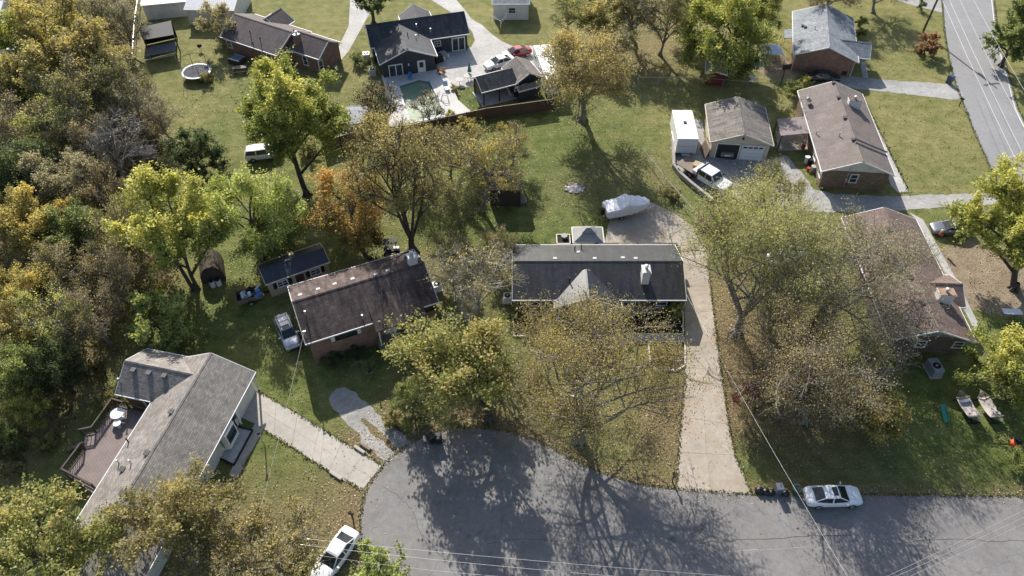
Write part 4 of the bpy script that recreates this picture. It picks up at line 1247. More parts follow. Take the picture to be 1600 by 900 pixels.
hl = MB(); hl.hull([(-2.6, -.5, .55), (2.0, -.3, .55), (2.5, 0, .7), (2.0, .3, .55), (-2.6, .5, .55)], [(-2.7, -.95, 1.05), (2.0, -.6, 1.1), (2.7, 0, 1.2), (2.0, .6, 1.1), (-2.7, .95, 1.05)])
hl.build('hull', plain('hull_white', (.7, .7, .7), .3), bo)
fr = MB().bar((-2.5, -.5, .45), (1.8, -.5, .45), .08, .1); fr.bar((-2.5, .5, .45), (1.8, .5, .45), .08, .1); fr.bar((1.7, -.5, .45), (3.6, 0, .45), .08, .08); fr.bar((1.7, .5, .45), (3.6, 0, .45), .08, .08)
fr.build('trailer_frame', METAL, bo)
for sy in (-1, 1): wheel(bo, -.9, sy * .98, .3)
MB().box((-2.95, 0, .9), (.35, .4, .8)).build('outboard_motor', BLACK, bo)
# ------------------------------------------------------------------ sheds and outbuildings
SH_METAL = banded('blue_black_metal', (0.035, 0.040, 0.052), .25, 'X', .5, .45)
def shed(name, label, px, ez, rg, wall, roof, trim=WHITE, cat='shed', **kw):
    cen, rz, L, Wd = rect(px, ez)
    t = thing(name, label, cat, at_base(cen), rz)
    return t, Block(t, cen, rz, L, Wd, ez, rg, .2, wall, kw.get('gable'), roof, trim, goh=.15)
t, b = shed('garden_shed', 'beige shed with blue-black metal roof and white windows', [(416, 442), (514, 411), (500, 378), (401, 416)], 2.3, 3.0, plain('beige_board', (.42, .36, .25), .7), SH_METAL, CREAM)
for u, v in ((441, 441), (493, 425)): b.window('-y', u, v, 1.15, .85, 2, WHITE, BLACK, z=1.4)
b.door('-y', 468, 432, .95, 1.9, DKWOOD, False)
p = b.on_roof(455, 399, 1)
m = MB().box((0, 0, .15), (.5, .4, .3)); attach(m.build('roof_box', PALEWOOD), t, b.w(p.x, p.y, p.z), b.rz)
t, b = shed('dark_shed', 'dark brown garden shed behind the thin yellowing tree', [(764, 296), (816, 296), (812, 266), (763, 266)], 2.8, 3.7, DKWOOD, SH_BROWN, DKWOOD)
b.door('+x', 812, 300, .9, 1.8, DKWOOD, False)
MB().box((2.0, -.6, .15), (1.2, 1.4, .3)).build('ramp', WOOD, t)
t, b = shed('red_shed', 'small red shed with grey metal roof under the green-yellow tree', [(1103, 114), (1103, 94), (1137, 95), (1136, 116)], 2.0, 2.35, plain('barn_red', (.14, .025, .02), .7), banded('grey_metal_roof', (.30, .30, .29), .3, 'Y', .6, .5), WHITE)
t, b = shed('white_shed', 'little white shed left of the big brown-gold tree', [(875, 62), (875, 47), (894, 47), (894, 64)], 2.1, 2.6, SIDW, SH_BROWN)
t, b = shed('tool_shed', 'low grey-roofed tool shed beside the small navy pool house', [(811, 142), (846, 134), (841, 127), (806, 138)], 2.0, 2.5, SIDN, SH_OLD, WHITE)
t, b = shed('old_shed', 'collapsing weathered wood shed beside the dead grey tree', [(204, 244), (240, 240), (238, 226), (206, 230)], 1.8, 2.2, WOOD, plain('old_tin', (.3, .28, .26), .8, .3, 2), WOOD)
# round hut
hp = G(333, 425)
hut = thing('round_hut', 'small dark round-topped hut beneath the yellow-green tree', 'hut', hp, math.radians(20))
m = MB(); n = 9
arc = [(math.cos(math.pi * k / n) * 1.25, math.sin(math.pi * k / n) * 1.9 + .3) for k in range(n + 1)]
arc = [(1.25, 0)] + arc + [(-1.25, 0)]
m.hull([(x, -1.5, z) for x, z in arc], [(x, 1.5, z) for x, z in arc])
m.build('shell', plain('brown_tin', (.07, .055, .045), .85, .3, 3, spec=.2), hut)
MB().box((0, -1.52, .9), (1.0, .06, 1.7)).build('door', DKWOOD, hut)
for k, (dx, dy) in enumerate(((1.2, -1.9), (.6, -2.1))):
    p = hp + Vector((dx, dy, 0)); bt_ = thing('water_drum', 'white drum leaning at the %s of the round hut' % ('right' if k == 0 else 'front'), 'drum', p)
    MB().cyl((0, 0, 0), .28, .8, 14).build('body', plain('white_plastic', (.7, .7, .7), .4), bt_); MB().cyl((0, 0, .8), .25, .05, 14).build('lid', BLACK, bt_)
# black lean-to with open front (top left)
q = [G(u, v, 2.6) for u, v in ((218, 46), (268, 35), (273, 58), (227, 66))]
lt = thing('lean_to', 'black open-fronted lean-to shelter on the trampoline lawn', 'shelter', (q[0].x, q[0].y, 0))
o0 = Vector((q[0].x, q[0].y, 0))
lq = [p - o0 for p in q]
lq[0].z = lq[1].z = 2.9; lq[2].z = lq[3].z = 3.0
MB().slab(lq, .08).build('roof', plain('black_felt', (.02, .02, .023), .8), lt)
g = [G(u, v, 0) - o0 for u, v in ((222, 82), (277, 70), (278, 92), (228, 102))]
for p in (lq[0], lq[1], lq[2], lq[3]): MB().box((p.x, p.y, 1.42), (.12, .12, 2.84)).build('post', DKWOOD, lt)
MB().bar(lq[0] - Vector((0, 0, 1.5)), lq[1] - Vector((0, 0, 1.5)), .06, 2.6).build('back_wall', BLACK, lt)
MB().bar(lq[0] - Vector((0, 0, 1.5)), lq[3] - Vector((0, 0, 1.55)), .06, 2.6).build('side_wall', BLACK, lt)
a, c = lq[3], lq[2]
MB().bar((a.x, a.y - 2.1, .9), (c.x, c.y - 2.1, .9), .08, .1).build('front_rail', GALV, lt)
for p in (a, c): MB().box((p.x, p.y - 2.1, .45), (.08, .08, .9)).build('rail_post', GALV, lt)
m = MB().slab([(a.x, a.y + .2, 1.75), (c.x, c.y + .2, 1.75), (c.x, c.y - 1.5, 1.2), (a.x, a.y - 1.5, 1.2)], .05); m.build('inner_sheet', plain('grey_felt', (.16, .16, .17), .8), lt)

# far buildings at the top edge
t, b = shed('white_house', 'white-sided house cut by the top edge above the pool house court', [(775, 6), (832, 6), (822, -32), (765, -32)], 2.8, 4.2, SIDW, SH_BLUE, WHITE, 'house')
b.window('-y', 800, 8, 1.2, 1.0, 1, z=1.6)
t, b = shed('grey_building', 'grey-roofed building at the top edge behind the pale bush', [(302, 14), (382, 17), (372, -24), (300, -24)], 2.7, 3.8, SIDW, banded('pale_metal_roof', (.42, .44, .47), .4, 'X', .75, .5), WHITE, 'house')
t, b = shed('flat_roof_barn', 'long white-roofed building at the top left edge', [(226, 9), (298, 0), (288, -30), (222, -26)], 2.6, 3.0, SIDW, banded('white_metal_roof', (.66, .65, .62), .5, 'X', .85, .5), WHITE, 'barn')
t, b = shed('white_roof_house', 'house with a bright white roof at the top left corner', [(-40, 22), (12, 18), (6, -6), (-40, -4)], 2.7, 3.4, SIDW, banded('bright_metal_roof', (.7, .69, .66), .5, 'X', .85, .5), WHITE, 'house')

# gazebo behind the black-roofed house
gq = [G(u, v, 2.3) for u, v in ((894, 355), (942, 355), (942, 380), (896, 380))]
gc = sum(gq, Vector())/4
gz = thing('gazebo', 'small hip-roofed metal gazebo behind the black-roofed house', 'gazebo', (gc.x, gc.y, 0))
w, d = (gq[1] - gq[0]).length/2, (gq[0] - gq[3]).length/2
GZR = banded('gazebo_metal', (.30, .29, .28), .25, 'X', .7, .45)
base_ = [(-w, -d), (w, -d), (w, d), (-w, d)]
m = MB().hull([(x, y, 2.3) for x, y in base_], [(x * .38, y * .38, 3.0) for x, y in base_]); m.build('lower_roof', GZR, gz)
m = MB().hull([(x * .45, y * .45, 3.12) for x, y in base_], [(x * .12, y * .06, 3.5) for x, y in base_]); m.build('upper_roof', GZR, gz)
fr = MB()
for (x0, y0), (x1, y1) in zip(base_, base_[1:] + base_[:1]): fr.bar((x0, y0, 2.28), (x1, y1, 2.28), .1, .12)
fr.build('frame', CREAM, gz)
for x, y in base_: MB().box((x * .93, y * .93, 1.13), (.14, .14, 2.26)).build('post', DKWOOD, gz)
for k, (u, v, w_, d_) in enumerate(((880, 377, 1.5, 1.5),)):
    p = G(u, v)
    pb = thing('planter_box', 'square cream-edged planter left of the gazebo', 'planter', p)
    for (x, y, sx, sy) in ((0, -d_/2, w_, .1), (0, d_/2, w_, .1), (-w_/2, 0, .1, d_ - .1), (w_/2, 0, .1, d_ - .1)): MB().box((x, y, .2), (sx, sy, .4)).build('side', CREAM, pb)
    MB().box((0, 0, .15), (w_ - .12, d_ - .12, .3)).build('soil', MULCH, pb)
    MB().cyl((.1, .3, .3), .3, .35, 14, .36).build('pot', plain('grey_pot', (.3, .29, .27), .7), pb)
p = G(894, 376); bq = thing('kettle_grill', 'dark kettle grill between planter and gazebo', 'grill', p)
MB().dome((0, 0, .75), .3, .3, .22).build('lid', BLACK, bq); MB().dome((0, 0, .72), .3, .3, -.22).build('bowl', BLACK, bq)
for k in range(3): MB().tube((.1*math.cos(k*2.1), .1*math.sin(k*2.1), .6), (.32*math.cos(k*2.1), .32*math.sin(k*2.1), 0), .02).build('leg', METAL, bq)

# planting beds
def bed(label, pts, edge_mat=CREAM, fill=MULCH, name='planting_bed'):
    P_ = W(pts); c = sum(P_, Vector())/len(P_)
    t = thing(name, label, 'planting bed', (c.x, c.y, 0))
    L_ = [p - c for p in P_]
    MB().prism(L_, -.03, .06).build('mulch', fill, t)
    for a, b_ in zip(L_, L_[1:] + L_[:1]): MB().bar(a + Vector((0, 0, .08)), b_ + Vector((0, 0, .08)), .13, .18).build('edging', edge_mat, t)
    return t
bed('mulch bed with pale curb beside the long driveway, five-sided', [(1013, 535), (1070, 535), (1070, 572), (1058, 579), (1030, 580), (1016, 572)])
bed('black mulch bed along the front wall of the black-roofed house', [(905, 492), (1067, 488), (1067, 523), (905, 523)])
bed('dark mulch bed at the left front corner of the black-roofed house', [(802, 493), (860, 493), (860, 525), (803, 526)])
bed('square raised garden frame under the wide half-bare golden-brown tree', [(872, 617), (905, 621), (903, 656), (867, 650)], WHITE, paving('garden_soil', (.12, .09, .06), speck=.4))
bed('white stone bed before the bay window of the grey shingled house', [(362, 665), (395, 673), (366, 727), (340, 715)], BLACK, STONES)

# ------------------------------------------------------------------ fences and walls
def board_fence(label, pts, h=1.8):
    P_ = W(pts)
    t = thing('board_fence', label, 'fence', (P_[0].x, P_[0].y, 0))
    FW = plain('fence_brown', (.105, .055, .036), .8, .25, 3)
    for a, c in zip(P_[:-1], P_[1:]):
        a, c = a - P_[0], c - P_[0]
        n = max(1, round((c - a).length / 2.4))
        for k in range(n):
            p, q = a.lerp(c, k/n), a.lerp(c, (k+1)/n)
            m = MB(); nb = 14
            for j in range(nb):
                x = p.lerp(q, (j + .5)/nb)
                m.box((x.x, x.y, h/2 + rng.uniform(-.01, .01)), ((q - p).length/nb - .015, .025, h - .06), rz=math.atan2(q.y - p.y, q.x - p.x))
            m.bar(p + Vector((0, 0, .4)), q + Vector((0, 0, .4)), .06, .09); m.bar(p + Vector((0, 0, 1.4)), q + Vector((0, 0, 1.4)), .06, .09)
            tag(m.build('panel', FW, t), kind='stuff')
            MB().bar(p + Vector((0, 0, h)), q + Vector((0, 0, h)), .12, .05).build('cap_rail', WOOD, t)
            MB().box((p.x, p.y, h/2 + .05), (.11, .11, h + .1)).build('post', FW, t)
board_fence('brown board fence with pale cap rail round the pool yard', [(508, 240), (560, 222), (640, 214), (700, 200), (760, 187), (866, 172)])
def wire_fence(name, label, pts, h=1.2, step=3.0, top=.025):
    P_ = W(pts)
    t = thing(name, label, 'fence', (P_[0].x, P_[0].y, 0))
    for a, c in zip(P_[:-1], P_[1:]):
        a, c = a - P_[0], c - P_[0]
        n = max(1, round((c - a).length / step))
        MB().tube(a + Vector((0, 0, h)), c + Vector((0, 0, h)), top).build('top_rail', GALV, t)
        w_ = MB()
        for k in range(1, 6): w_.tube(a + Vector((0, 0, h*k/6)), c + Vector((0, 0, h*k/6)), .004, .004, 3)
        tag(w_.build('wire_mesh', GALV, t), kind='stuff')
        for k in range(n):
            p = a.lerp(c, k/n); MB().cyl((p.x, p.y, 0), .035, h + .05, 6).build('post', GALV, t)
wire_fence('chain_link_fence', 'chain link fence slanting down to the large sparse tree', [(1000, 240), (1040, 292), (1092, 352)])
wire_fence('chain_link_fence', 'chain link fence across the lawn behind the garage', [(996, 132), (1090, 133), (1205, 142)])
wire_fence('chain_link_fence', 'chain link fence along the woods at the top left', [(222, -4), (215, 45), (212, 98)], 1.4, 4, .06)
wire_fence('chain_link_fence', 'chain link fence at the far corner of the concrete court', [(766, 38), (782, 48), (808, 28)], 1.6, 4, .04)
rw = W([(1050, 196), (1052, 262), (1062, 275), (1080, 291), (1112, 316)])
rt = thing('retaining_wall', 'low concrete retaining wall curving round the gravel yard', 'wall', (rw[0].x, rw[0].y, 0))
for a, c in zip(rw[:-1], rw[1:]):
    MB().bar(a - rw[0] + Vector((0, 0, .3)), c - rw[0] + Vector((0, 0, .3)), .35, .6).build('wall_section', paving('wall_concrete', (.3, .28, .25), speck=.3), rt)

# ------------------------------------------------------------------ small things
def simple(name, label, cat, p, parts, rz=0, group=None):
    t = thing(name, label, cat, p, rz, group)
    for nm, mb, mt in parts: mb.build(nm, mt, t)
    return t
def mailbox(label, u, v, rz=0, col=BLACK, h=1.1):
    body = MB().hull([(-.1, -.24, h), (.1, -.24, h), (.1, -.24, h + .14), (.05, -.24, h + .21), (-.05, -.24, h + .21), (-.1, -.24, h + .14)], [(-.1, .24, h), (.1, .24, h), (.1, .24, h + .14), (.05, .24, h + .21), (-.05, .24, h + .21), (-.1, .24, h + .14)])
    simple('mailbox', label, 'mailbox', G(u, v), [('post', MB().box((0, 0, h/2), (.1, .1, h)), DKWOOD), ('box', body, col), ('flag', MB().box((.12, .1, h + .2), (.015, .05, .18)), plain('flag_red', (.4, .02, .02)))], rz)
mailbox('black mailbox on a post at the turning circle above the white car', 552, 812, 1.2)
mailbox('mailbox with white face left of the black bins at the turning circle', 665, 696, .3, WHITE)
mailbox('mailbox on a dark post at the end of the long driveway', 1050, 752, 0)
mailbox('mailbox beside the main road at the gravel lane', 1498, 166, .5, BLACK)
BIN = plain('bin_black', (.022, .024, .028), .4, .2)
def bin_(label, u, v, col, rz=0, s=1.0):
    b0 = [(-.24, -.28), (.24, -.28), (.24, .28), (-.24, .28)]
    simple('wheelie_bin', label, 'bin', G(u, v), [
        ('body', MB().hull([(x*s, y*s, .05) for x, y in b0], [(x*1.25*s, y*1.25*s, .98*s) for x, y in b0]), col),
        ('lid', MB().hull([(x*1.32*s, y*1.35*s, .98*s) for x, y in b0], [(x*1.1*s, y*1.1*s, 1.1*s) for x, y in b0]), col),
        ('wheel', MB().tube((-.26, .3, .1), (.26, .3, .1), .1, .1, 10), RUBBER)], rz)
bin_('wide grey-lidded black bin at the turning circle', 675, 689, BIN, .6, 1.15)
bin_('narrow black bin right of the wide one at the turning circle', 686, 690, BIN, .2)
bin_('blue bin at the main road', 1482, 130, plain('bin_blue', (.03, .06, .14), .4), .5, 1.1)
bin_('grey-lidded bin among the bags by the parked white sedan', 1214, 769, plain('bin_grey', (.11, .12, .15), .4), .1, 1.0)
gb = thing('green_tub', 'open green garbage tub beside the parked white sedan', 'tub', G(1242, 769))
m = MB().cyl((0, 0, 0), .27, .75, 16, .36); m.build('body', plain('tub_green', (.02, .10, .09), .45), gb)
MB().cyl((0, 0, .74), .4, .05, 16).build('rim', plain('tub_green', (.02, .10, .09), .45), gb); MB().cyl((0, 0, .755), .31, .045, 16).build('content', BLACK, gb)
BAG = plain('bag_plastic', (.014, .014, .016), .25, .3, 6, bumps=.6)
for k, (u, v, s, lb) in enumerate(((1186, 768, .42, 'leftmost black rubbish bag at the driveway corner'), (1196, 770, .38, 'middle black rubbish bag at the driveway corner'), (1205, 771, .34, 'black rubbish bag against the grey-lidded bin'), (1226, 772, .36, 'black rubbish bag left of the green tub'))):
    p = G(u, v); r_ = random.Random(k)
    m = MB().dome((0, 0, s * .5), s, s * .9, s * .75, 12, 8, True)
    m.v = [(x * r_.uniform(.88, 1.1), y * r_.uniform(.88, 1.1), max(0, z)) for x, y, z in m.v]
    simple('rubbish_bag', lb, 'bag', p, [('sack', m, BAG), ('knot', MB().tube((0, 0, s * 1.15), (.05, 0, s * 1.5), .06, .12, 7), BAG)])
# railway ties and wheel stops
def timber(label, a, c, mat=WOOD, w=.28, h=.22):
    p, q = G(*a), G(*c)
    t = thing('landscape_timber', label, 'timber', p)
    m = MB().bar(Vector((0, 0, h/2)), q - p + Vector((0, 0, h/2)), w, h)
    o = m.build('beam', mat, t); bv = o.modifiers.new('worn', 'BEVEL'); bv.width = .03; bv.segments = 1
    MB().tube(Vector((0, 0, h)) + (q - p) * .2, Vector((0, 0, h + .02)) + (q - p) * .2, .03, .03, 6).build('spike', METAL, t)
timber('pale beam at the lower edge of the concrete drive', (516, 738), (534, 750), plain('pale_tie', (.36, .33, .29), .8, .2, 3))
timber('front railway tie beside the concrete drive', (554, 698), (570, 709), plain('pale_tie', (.36, .33, .29), .8, .2, 3))
timber('rear railway tie beside the concrete drive', (563, 693), (579, 704))
timber('dark railway tie by the gravel two-track drive', (613, 664), (628, 674), DKWOOD)
# lamp post of the grey house
simple('lamp_post', 'slim yard lamp post on the lawn of the grey shingled house', 'lamp', G(414, 697), [('pole', MB().cyl((0, 0, 0), .05, 1.9, 8), GALV), ('lantern', MB().cyl((0, 0, 1.9), .1, .3, 8, .15), WHITE), ('cap', MB().cyl((0, 0, 2.2), .18, .1, 8, .03), BLACK)])
# trampoline
tp_ = G(310, 120)
tm = thing('trampoline', 'round trampoline with blue-white pad and net frame on the top left lawn', 'trampoline', tp_)
R_ = 2.1
MB().cyl((0, 0, .88), R_ - .3, .02, 28).build('jumping_mat', plain('tramp_mat', (.10, .10, .11), .9, spec=.05), tm)
m = MB()
for k in range(28):
    a0, a1 = 2*math.pi*k/28, 2*math.pi*(k+1)/28
    m.hull([((R_ - .32)*math.cos(a0), (R_ - .32)*math.sin(a0), .88), (R_*math.cos(a0), R_*math.sin(a0), .88), (R_*math.cos(a1), R_*math.sin(a1), .88), ((R_ - .32)*math.cos(a1), (R_ - .32)*math.sin(a1), .88)],
           [((R_ - .32)*math.cos(a0), (R_ - .32)*math.sin(a0), .95), (R_*math.cos(a0), R_*math.sin(a0), .95), (R_*math.cos(a1), R_*math.sin(a1), .95), ((R_ - .32)*math.cos(a1), (R_ - .32)*math.sin(a1), .95)])
m.build('edge_pad', plain('tramp_pad', (.20, .25, .31), .5, .1), tm)
for k in range(6):
    a = k * math.pi / 3
    MB().tube((R_*math.cos(a), R_*math.sin(a), 0), (R_*math.cos(a), R_*math.sin(a), 2.6), .035).build('leg_pole', BLACK, tm)
m = MB(); m.path([(R_*math.cos(k*math.pi/12), R_*math.sin(k*math.pi/12), 2.6) for k in range(25)], .025); m.build('top_hoop', BLACK, tm)
# fire pit ash, satellite things
ash = G(898, 295)
fp = thing('fire_pit', 'grey ash heap of an old fire pit on the back lawn', 'fire pit', ash)
m = MB().dome((0, 0, -.05), 1.2, .8, .22, 16, 4); m.v = [(x * rng.uniform(.85, 1.15), y * rng.uniform(.85, 1.15), z) for x, y, z in m.v]
m.build('ash', paving('ash', (.36, .34, .33), speck=.5, blotch=.35), fp)
for k in range(9): MB().box((1.0*math.cos(k*.7)*1.15, .72*math.sin(k*.7)*1.1, .06), (.3, .22, .16), rz=k).build('stone', paving('ash', (.36, .34, .33)), fp)
# hammocks
HAM = plain('hammock_cloth', (.47, .42, .38), .8, .08, 3)
for lb, u, v in (('left rope hammock with a dark pillow on the right lawn', 1508, 643), ('right plain rope hammock at the end of the lawn', 1541, 643)):
    p = G(u, v); hm = thing('hammock', lb, 'hammock', p, math.radians(8)); hm.scale = (.92, .92, .92)
    n, m = 8, MB(); L_, w_ = 2.3, .68
    vs = []
    for i in range(n + 1):
        y = -L_/2 + L_*i/n
        z = .72 + .16 * (2*abs(y)/L_)**2
        for s in (-1, -.5, 0, .5, 1): vs.append((s * w_, y, z - .08 * (1 - s*s)))
    m.add(vs, [(i*5 + j, i*5 + j + 1, (i+1)*5 + j + 1, (i+1)*5 + j) for i in range(n) for j in range(4)])
    o = m.build('bed', HAM, hm, smooth=True); sd = o.modifiers.new('thick', 'SOLIDIFY'); sd.thickness = .03
    for sy in (-1, 1):
        MB().tube((-w_ - .05, sy * L_/2, .9), (w_ + .05, sy * L_/2, .9), .03).build('spreader_bar', PALEWOOD, hm)
        c = MB()
        for k in range(9): c.tube((-w_ + 2*w_*k/8, sy * L_/2, .92), (0, sy * (L_/2 + .75), 1.1), .01, .01, 3)
        c.build('cords', HAM, hm)
        MB().path([(0, sy * (L_/2 + .8), 1.12), (0, sy * (L_/2 + .4), .1), (0, sy * .3, .06)], .04, 7).build('stand', BLACK, hm)
    MB().bar((0, -1.4, .06), (0, 1.4, .06), .08, .08).build('stand_rail', BLACK, hm)
    for sy in (-1, 1): MB().bar((-.6, sy * 1.4, .05), (.6, sy * 1.4, .05), .08, .08).build('stand_foot', BLACK, hm)
    if 'left' in lb: MB().box((0, L_/2 - .45, .86), (1.2, .3, .1)).build('pillow', plain('pillow_blue', (.16, .17, .24), .8), hm)
sl = thing('toy_slide', 'green plastic toddler slide beside the hammocks', 'slide', G(1470, 646), math.radians(5))
GP = plain('slide_green', (.05, .24, .17), .4)
m = MB().slab([(-.22, -1.0, .12), (.22, -1.0, .12), (.22, .5, .85), (-.22, .5, .85)], .05)
m.build('chute', GP, sl)
for sx in (-1, 1): MB().bar((sx * .24, -1.0, .17), (sx * .24, .5, .92), .05, .12).build('side_rail', GP, sl); MB().bar((sx * .2, .5, .85), (sx * .25, .95, 0), .06, .06).build('ladder_leg', plain('slide_brown', (.2, .08, .05)), sl)
for k in range(3): MB().bar((-.2, .62 + .1*k, .6 - .2*k), (.2, .62 + .1*k, .6 - .2*k), .05, .05).build('step', plain('slide_brown', (.2, .08, .05)), sl)
pk_ = thing('pumpkin_figure', 'orange pumpkin decoration with a black hat on the right lawn', 'decoration', G(1583, 697))
ORANGE = plain('orange_cloth', (.62, .10, .015), .6, .1)
m = MB(); seg = 20
m.dome((0, 0, .42), .45, .45, .42, seg, 10, True)
m.v = [(x * (1 + .07*math.cos(8*math.atan2(y, x))), y * (1 + .07*math.cos(8*math.atan2(y, x))), max(0, z)) for x, y, z in m.v]
m.build('body', ORANGE, pk_, smooth=True)
MB().cyl((0, 0, .8), .34, .04, 16).build('hat_brim', BLACK, pk_); MB().cyl((0, 0, .84), .2, .28, 14, .17).build('hat_crown', BLACK, pk_)
hg = thing('hanging_ghost', 'orange cloth ghost with pale head hanging near the grey sedan', 'decoration', G(1469, 367, 1.5))
m = MB(); prof = [(.02, .7), (.1, .66), (.13, .58), (.1, .5), (.16, .42), (.17, .2), (.19, .05)]
for (r0, z0), (r1, z1) in zip(prof[:-1], prof[1:]): m.tube((0, 0, z0), (0, 0, z1), r0, r1, 10)
m.build('robe', ORANGE, hg); MB().dome((0, 0, .62), .17, .17, .19, 10, 6, True).build('head', plain('pale_cloth', (.6, .5, .42), .8), hg)
MB().tube((0, 0, .75), (0, 0, 3.2), .01, .01, 4).build('cord', BLACK, hg)
# white table, air conditioners
tb = thing('garden_table', 'white rectangular folding table on the shaded lawn at the right edge', 'table', G(1576, 494), math.radians(-3))
MB().box((0, 0, .74), (1.9, .75, .05)).build('top', plain('table_white', (.62, .63, .68), .5, .05), tb)
for sx in (-1, 1):
    for sy in (-1, 1): MB().tube((sx * .8, sy * .3, 0), (sx * .75, sy * .3, .72), .02).build('leg', GALV, tb)
def ac(label, u, v, w=.85, h=.85, rz=0, mat=None, d=None):
    p = G(u, v); d = d or w
    simple('air_conditioner', label, 'air conditioner', p, [('cabinet', MB().box((0, 0, h/2 + .06), (w, d, h), rz=rz), mat or plain('ac_beige', (.42, .41, .38), .5, .1)), ('pad', MB().box((0, 0, .03), (w + .2, d + .2, .06), rz=rz), CONC3),
        ('fan_grille', MB().cyl((0, -.1 if d != w else 0, h + .061), min(w, d) * .38, .03, 18), BLACK), ('fan_hub', MB().cyl((0, -.1 if d != w else 0, h + .09), min(w, d) * .1, .03, 10), GALV)])
ac('large packaged air conditioner behind the reddish-brown house', 1456, 580, 1.0, 1.0, .1, plain('ac_grey', (.25, .26, .28), .5), 1.6)
ac('white air conditioner at the left end of the black-roofed house', 793, 470, .85, .8, 0, WHITE)
ac('pale air conditioner at the right end of the brick porch house', 683, 452, .85, .8, .4, WHITE)
ac('white air conditioner at the left wall of the slate-blue house', 573, 92, 1.0, .9, .1, WHITE)
ac('grey air conditioner below the white one at the slate-blue house', 583, 116, .9, .8, .1)
ac('pale air conditioner of the white-sided house at the top', 778, 16, .9, .8)
# junk trailer
jp = G(392, 468)
jt = thing('utility_trailer', 'utility trailer heaped with junk beside the beige shed', 'trailer', jp, math.radians(22))
for (x, y, sx, sy) in ((0, -.75, 2.6, .06), (0, .75, 2.6, .06), (-1.3, 0, .06, 1.5), (1.3, 0, .06, 1.5)): MB().box((x, y, .75), (sx, sy, .5)).build('side_board', WOOD, jt)
MB().box((0, 0, .48), (2.6, 1.5, .08)).build('bed', DKWOOD, jt)
for sy in (-1, 1): wheel(jt, 0, sy * .9, .32)
MB().bar((1.3, 0, .45), (2.4, 0, .45), .1, .1).build('tow_bar', BLACK, jt)
jr = random.Random(5)
jm = [BLACK, plain('junk_blue', (.12, .25, .5), .5), plain('junk_grey', (.4, .4, .4), .6), DKWOOD, GALV, WHITE, BLACK, plain('junk_pale', (.5, .46, .4), .6)]
for k in range(22):
    c = (jr.uniform(-1.1, 1.1), jr.uniform(-.6, .6), jr.uniform(.6, 1.25)); m = MB()
    if k % 3 == 0: m.cyl((c[0], c[1], c[2] - .1), jr.uniform(.12, .25), jr.uniform(.2, .5), 10)
    else: m.box(c, (jr.uniform(.2, .8), jr.uniform(.15, .5), jr.uniform(.06, .35)), jr.uniform(0, 3), jr.uniform(-.5, .5), jr.uniform(-.5, .5))
    m.build('junk_piece', jm[k % len(jm)], jt)
# quad bike behind the brick house
qb = thing('garden_tractor', 'small black garden tractor with canopy behind the white chimney', 'tractor', G(613, 396), math.radians(10))
MB().box((0, 0, .5), (1.5, .6, .3)).build('chassis', BLACK, qb); MB().hull([(.2, -.28, .6), (.9, -.28, .6), (.9, .28, .6), (.2, .28, .6)], [(.25, -.2, .95), (.85, -.18, .85), (.85, .18, .85), (.25, .2, .95)]).build('hood', METAL, qb)
MB().box((-.3, 0, .85), (.45, .5, .12)).build('seat', BLACK, qb); MB().tube((.15, 0, .9), (-.02, 0, 1.15), .02).build('steering_column', METAL, qb)
for x, r_ in ((-.55, .38), (.6, .27)):
    for sy in (-1, 1): wheel(qb, x, sy * .48, r_, .25)
for x in (-.6, .5): MB().tube((x, -.35, .6), (x, -.35, 1.9), .025).build('canopy_post', BLACK, qb); MB().tube((x, .35, .6), (x, .35, 1.9), .025).build('canopy_post', BLACK, qb)
MB().box((-.05, 0, 1.93), (1.6, .95, .06)).build('canopy', BLACK, qb)
# patio tables and parasols near the blue-grey roof
def parasol(label, u, v, col, r=1.4, h=2.2, closed=False):
    p = G(u, v)
    if closed: cn = MB().cyl((0, 0, .9), .32, 1.5, 10, .03)
    else: cn = MB().tube((0, 0, h), (0, 0, h + .4), r, .05, 8)
    simple('parasol', label, 'parasol', p, [('canopy', cn, col), ('pole', MB().cyl((0, 0, 0), .03, h, 8), METAL), ('base', MB().cyl((0, 0, 0), .28, .1, 14), BLACK)])
parasol('open cream parasol on the dirt patio by the green-yellow tree', 1176, 120, plain('parasol_cream', (.5, .47, .42), .8), 1.25)
parasol('closed teal parasol in the concrete court by the pavilion', 734, 120, plain('parasol_teal', (.03, .17, .14), .7), closed=True)
def table(label, u, v, r=.55, mat=WHITE, h=.72, z=0):
    simple('round_table', label, 'table', G(u, v, z), [('top', MB().cyl((0, 0, h), r, .04, 18), mat), ('leg', MB().cyl((0, 0, .04), .05, h - .04, 8), mat), ('foot', MB().cyl((0, 0, 0), r * .5, .04, 12), mat)])
table('round white table below the cream parasol', 1174, 127)
table('round white table on the deck of the grey shingled house', 188, 653, .6, plain('table_white', (.62, .63, .68)), .74, DZ)
table('small white stand beside the round table on the deck', 187, 667, .34, plain('table_white', (.62, .63, .68)), .6, DZ)
table('left stone table at the pavilion lawn', 718, 131, .6, DECKC); table('right stone table at the pavilion lawn', 731, 125, .6, DECKC)
cp_ = G(1200, 98)
cn = thing('canopy_tent', 'pale blue pop-up canopy left of the blue-grey roofed house', 'canopy', cp_)
MB().hull([(-1.4, -1.4, 2.2), (1.4, -1.4, 2.2), (1.4, 1.4, 2.2), (-1.4, 1.4, 2.2)], [(-.1, -.1, 2.9), (.1, -.1, 2.9), (.1, .1, 2.9), (-.1, .1, 2.9)]).build('top', plain('canopy_blue', (.5, .55, .66), .6, .05), cn)
for sx in (-1, 1):
    for sy in (-1, 1): MB().tube((sx*1.35, sy*1.35, 0), (sx*1.35, sy*1.35, 2.2), .03).build('leg', METAL, cn)
hb = thing('basketball_hoop', 'black basketball backboard on a pole left of the black sedan', 'hoop', G(1219, 134), .2)
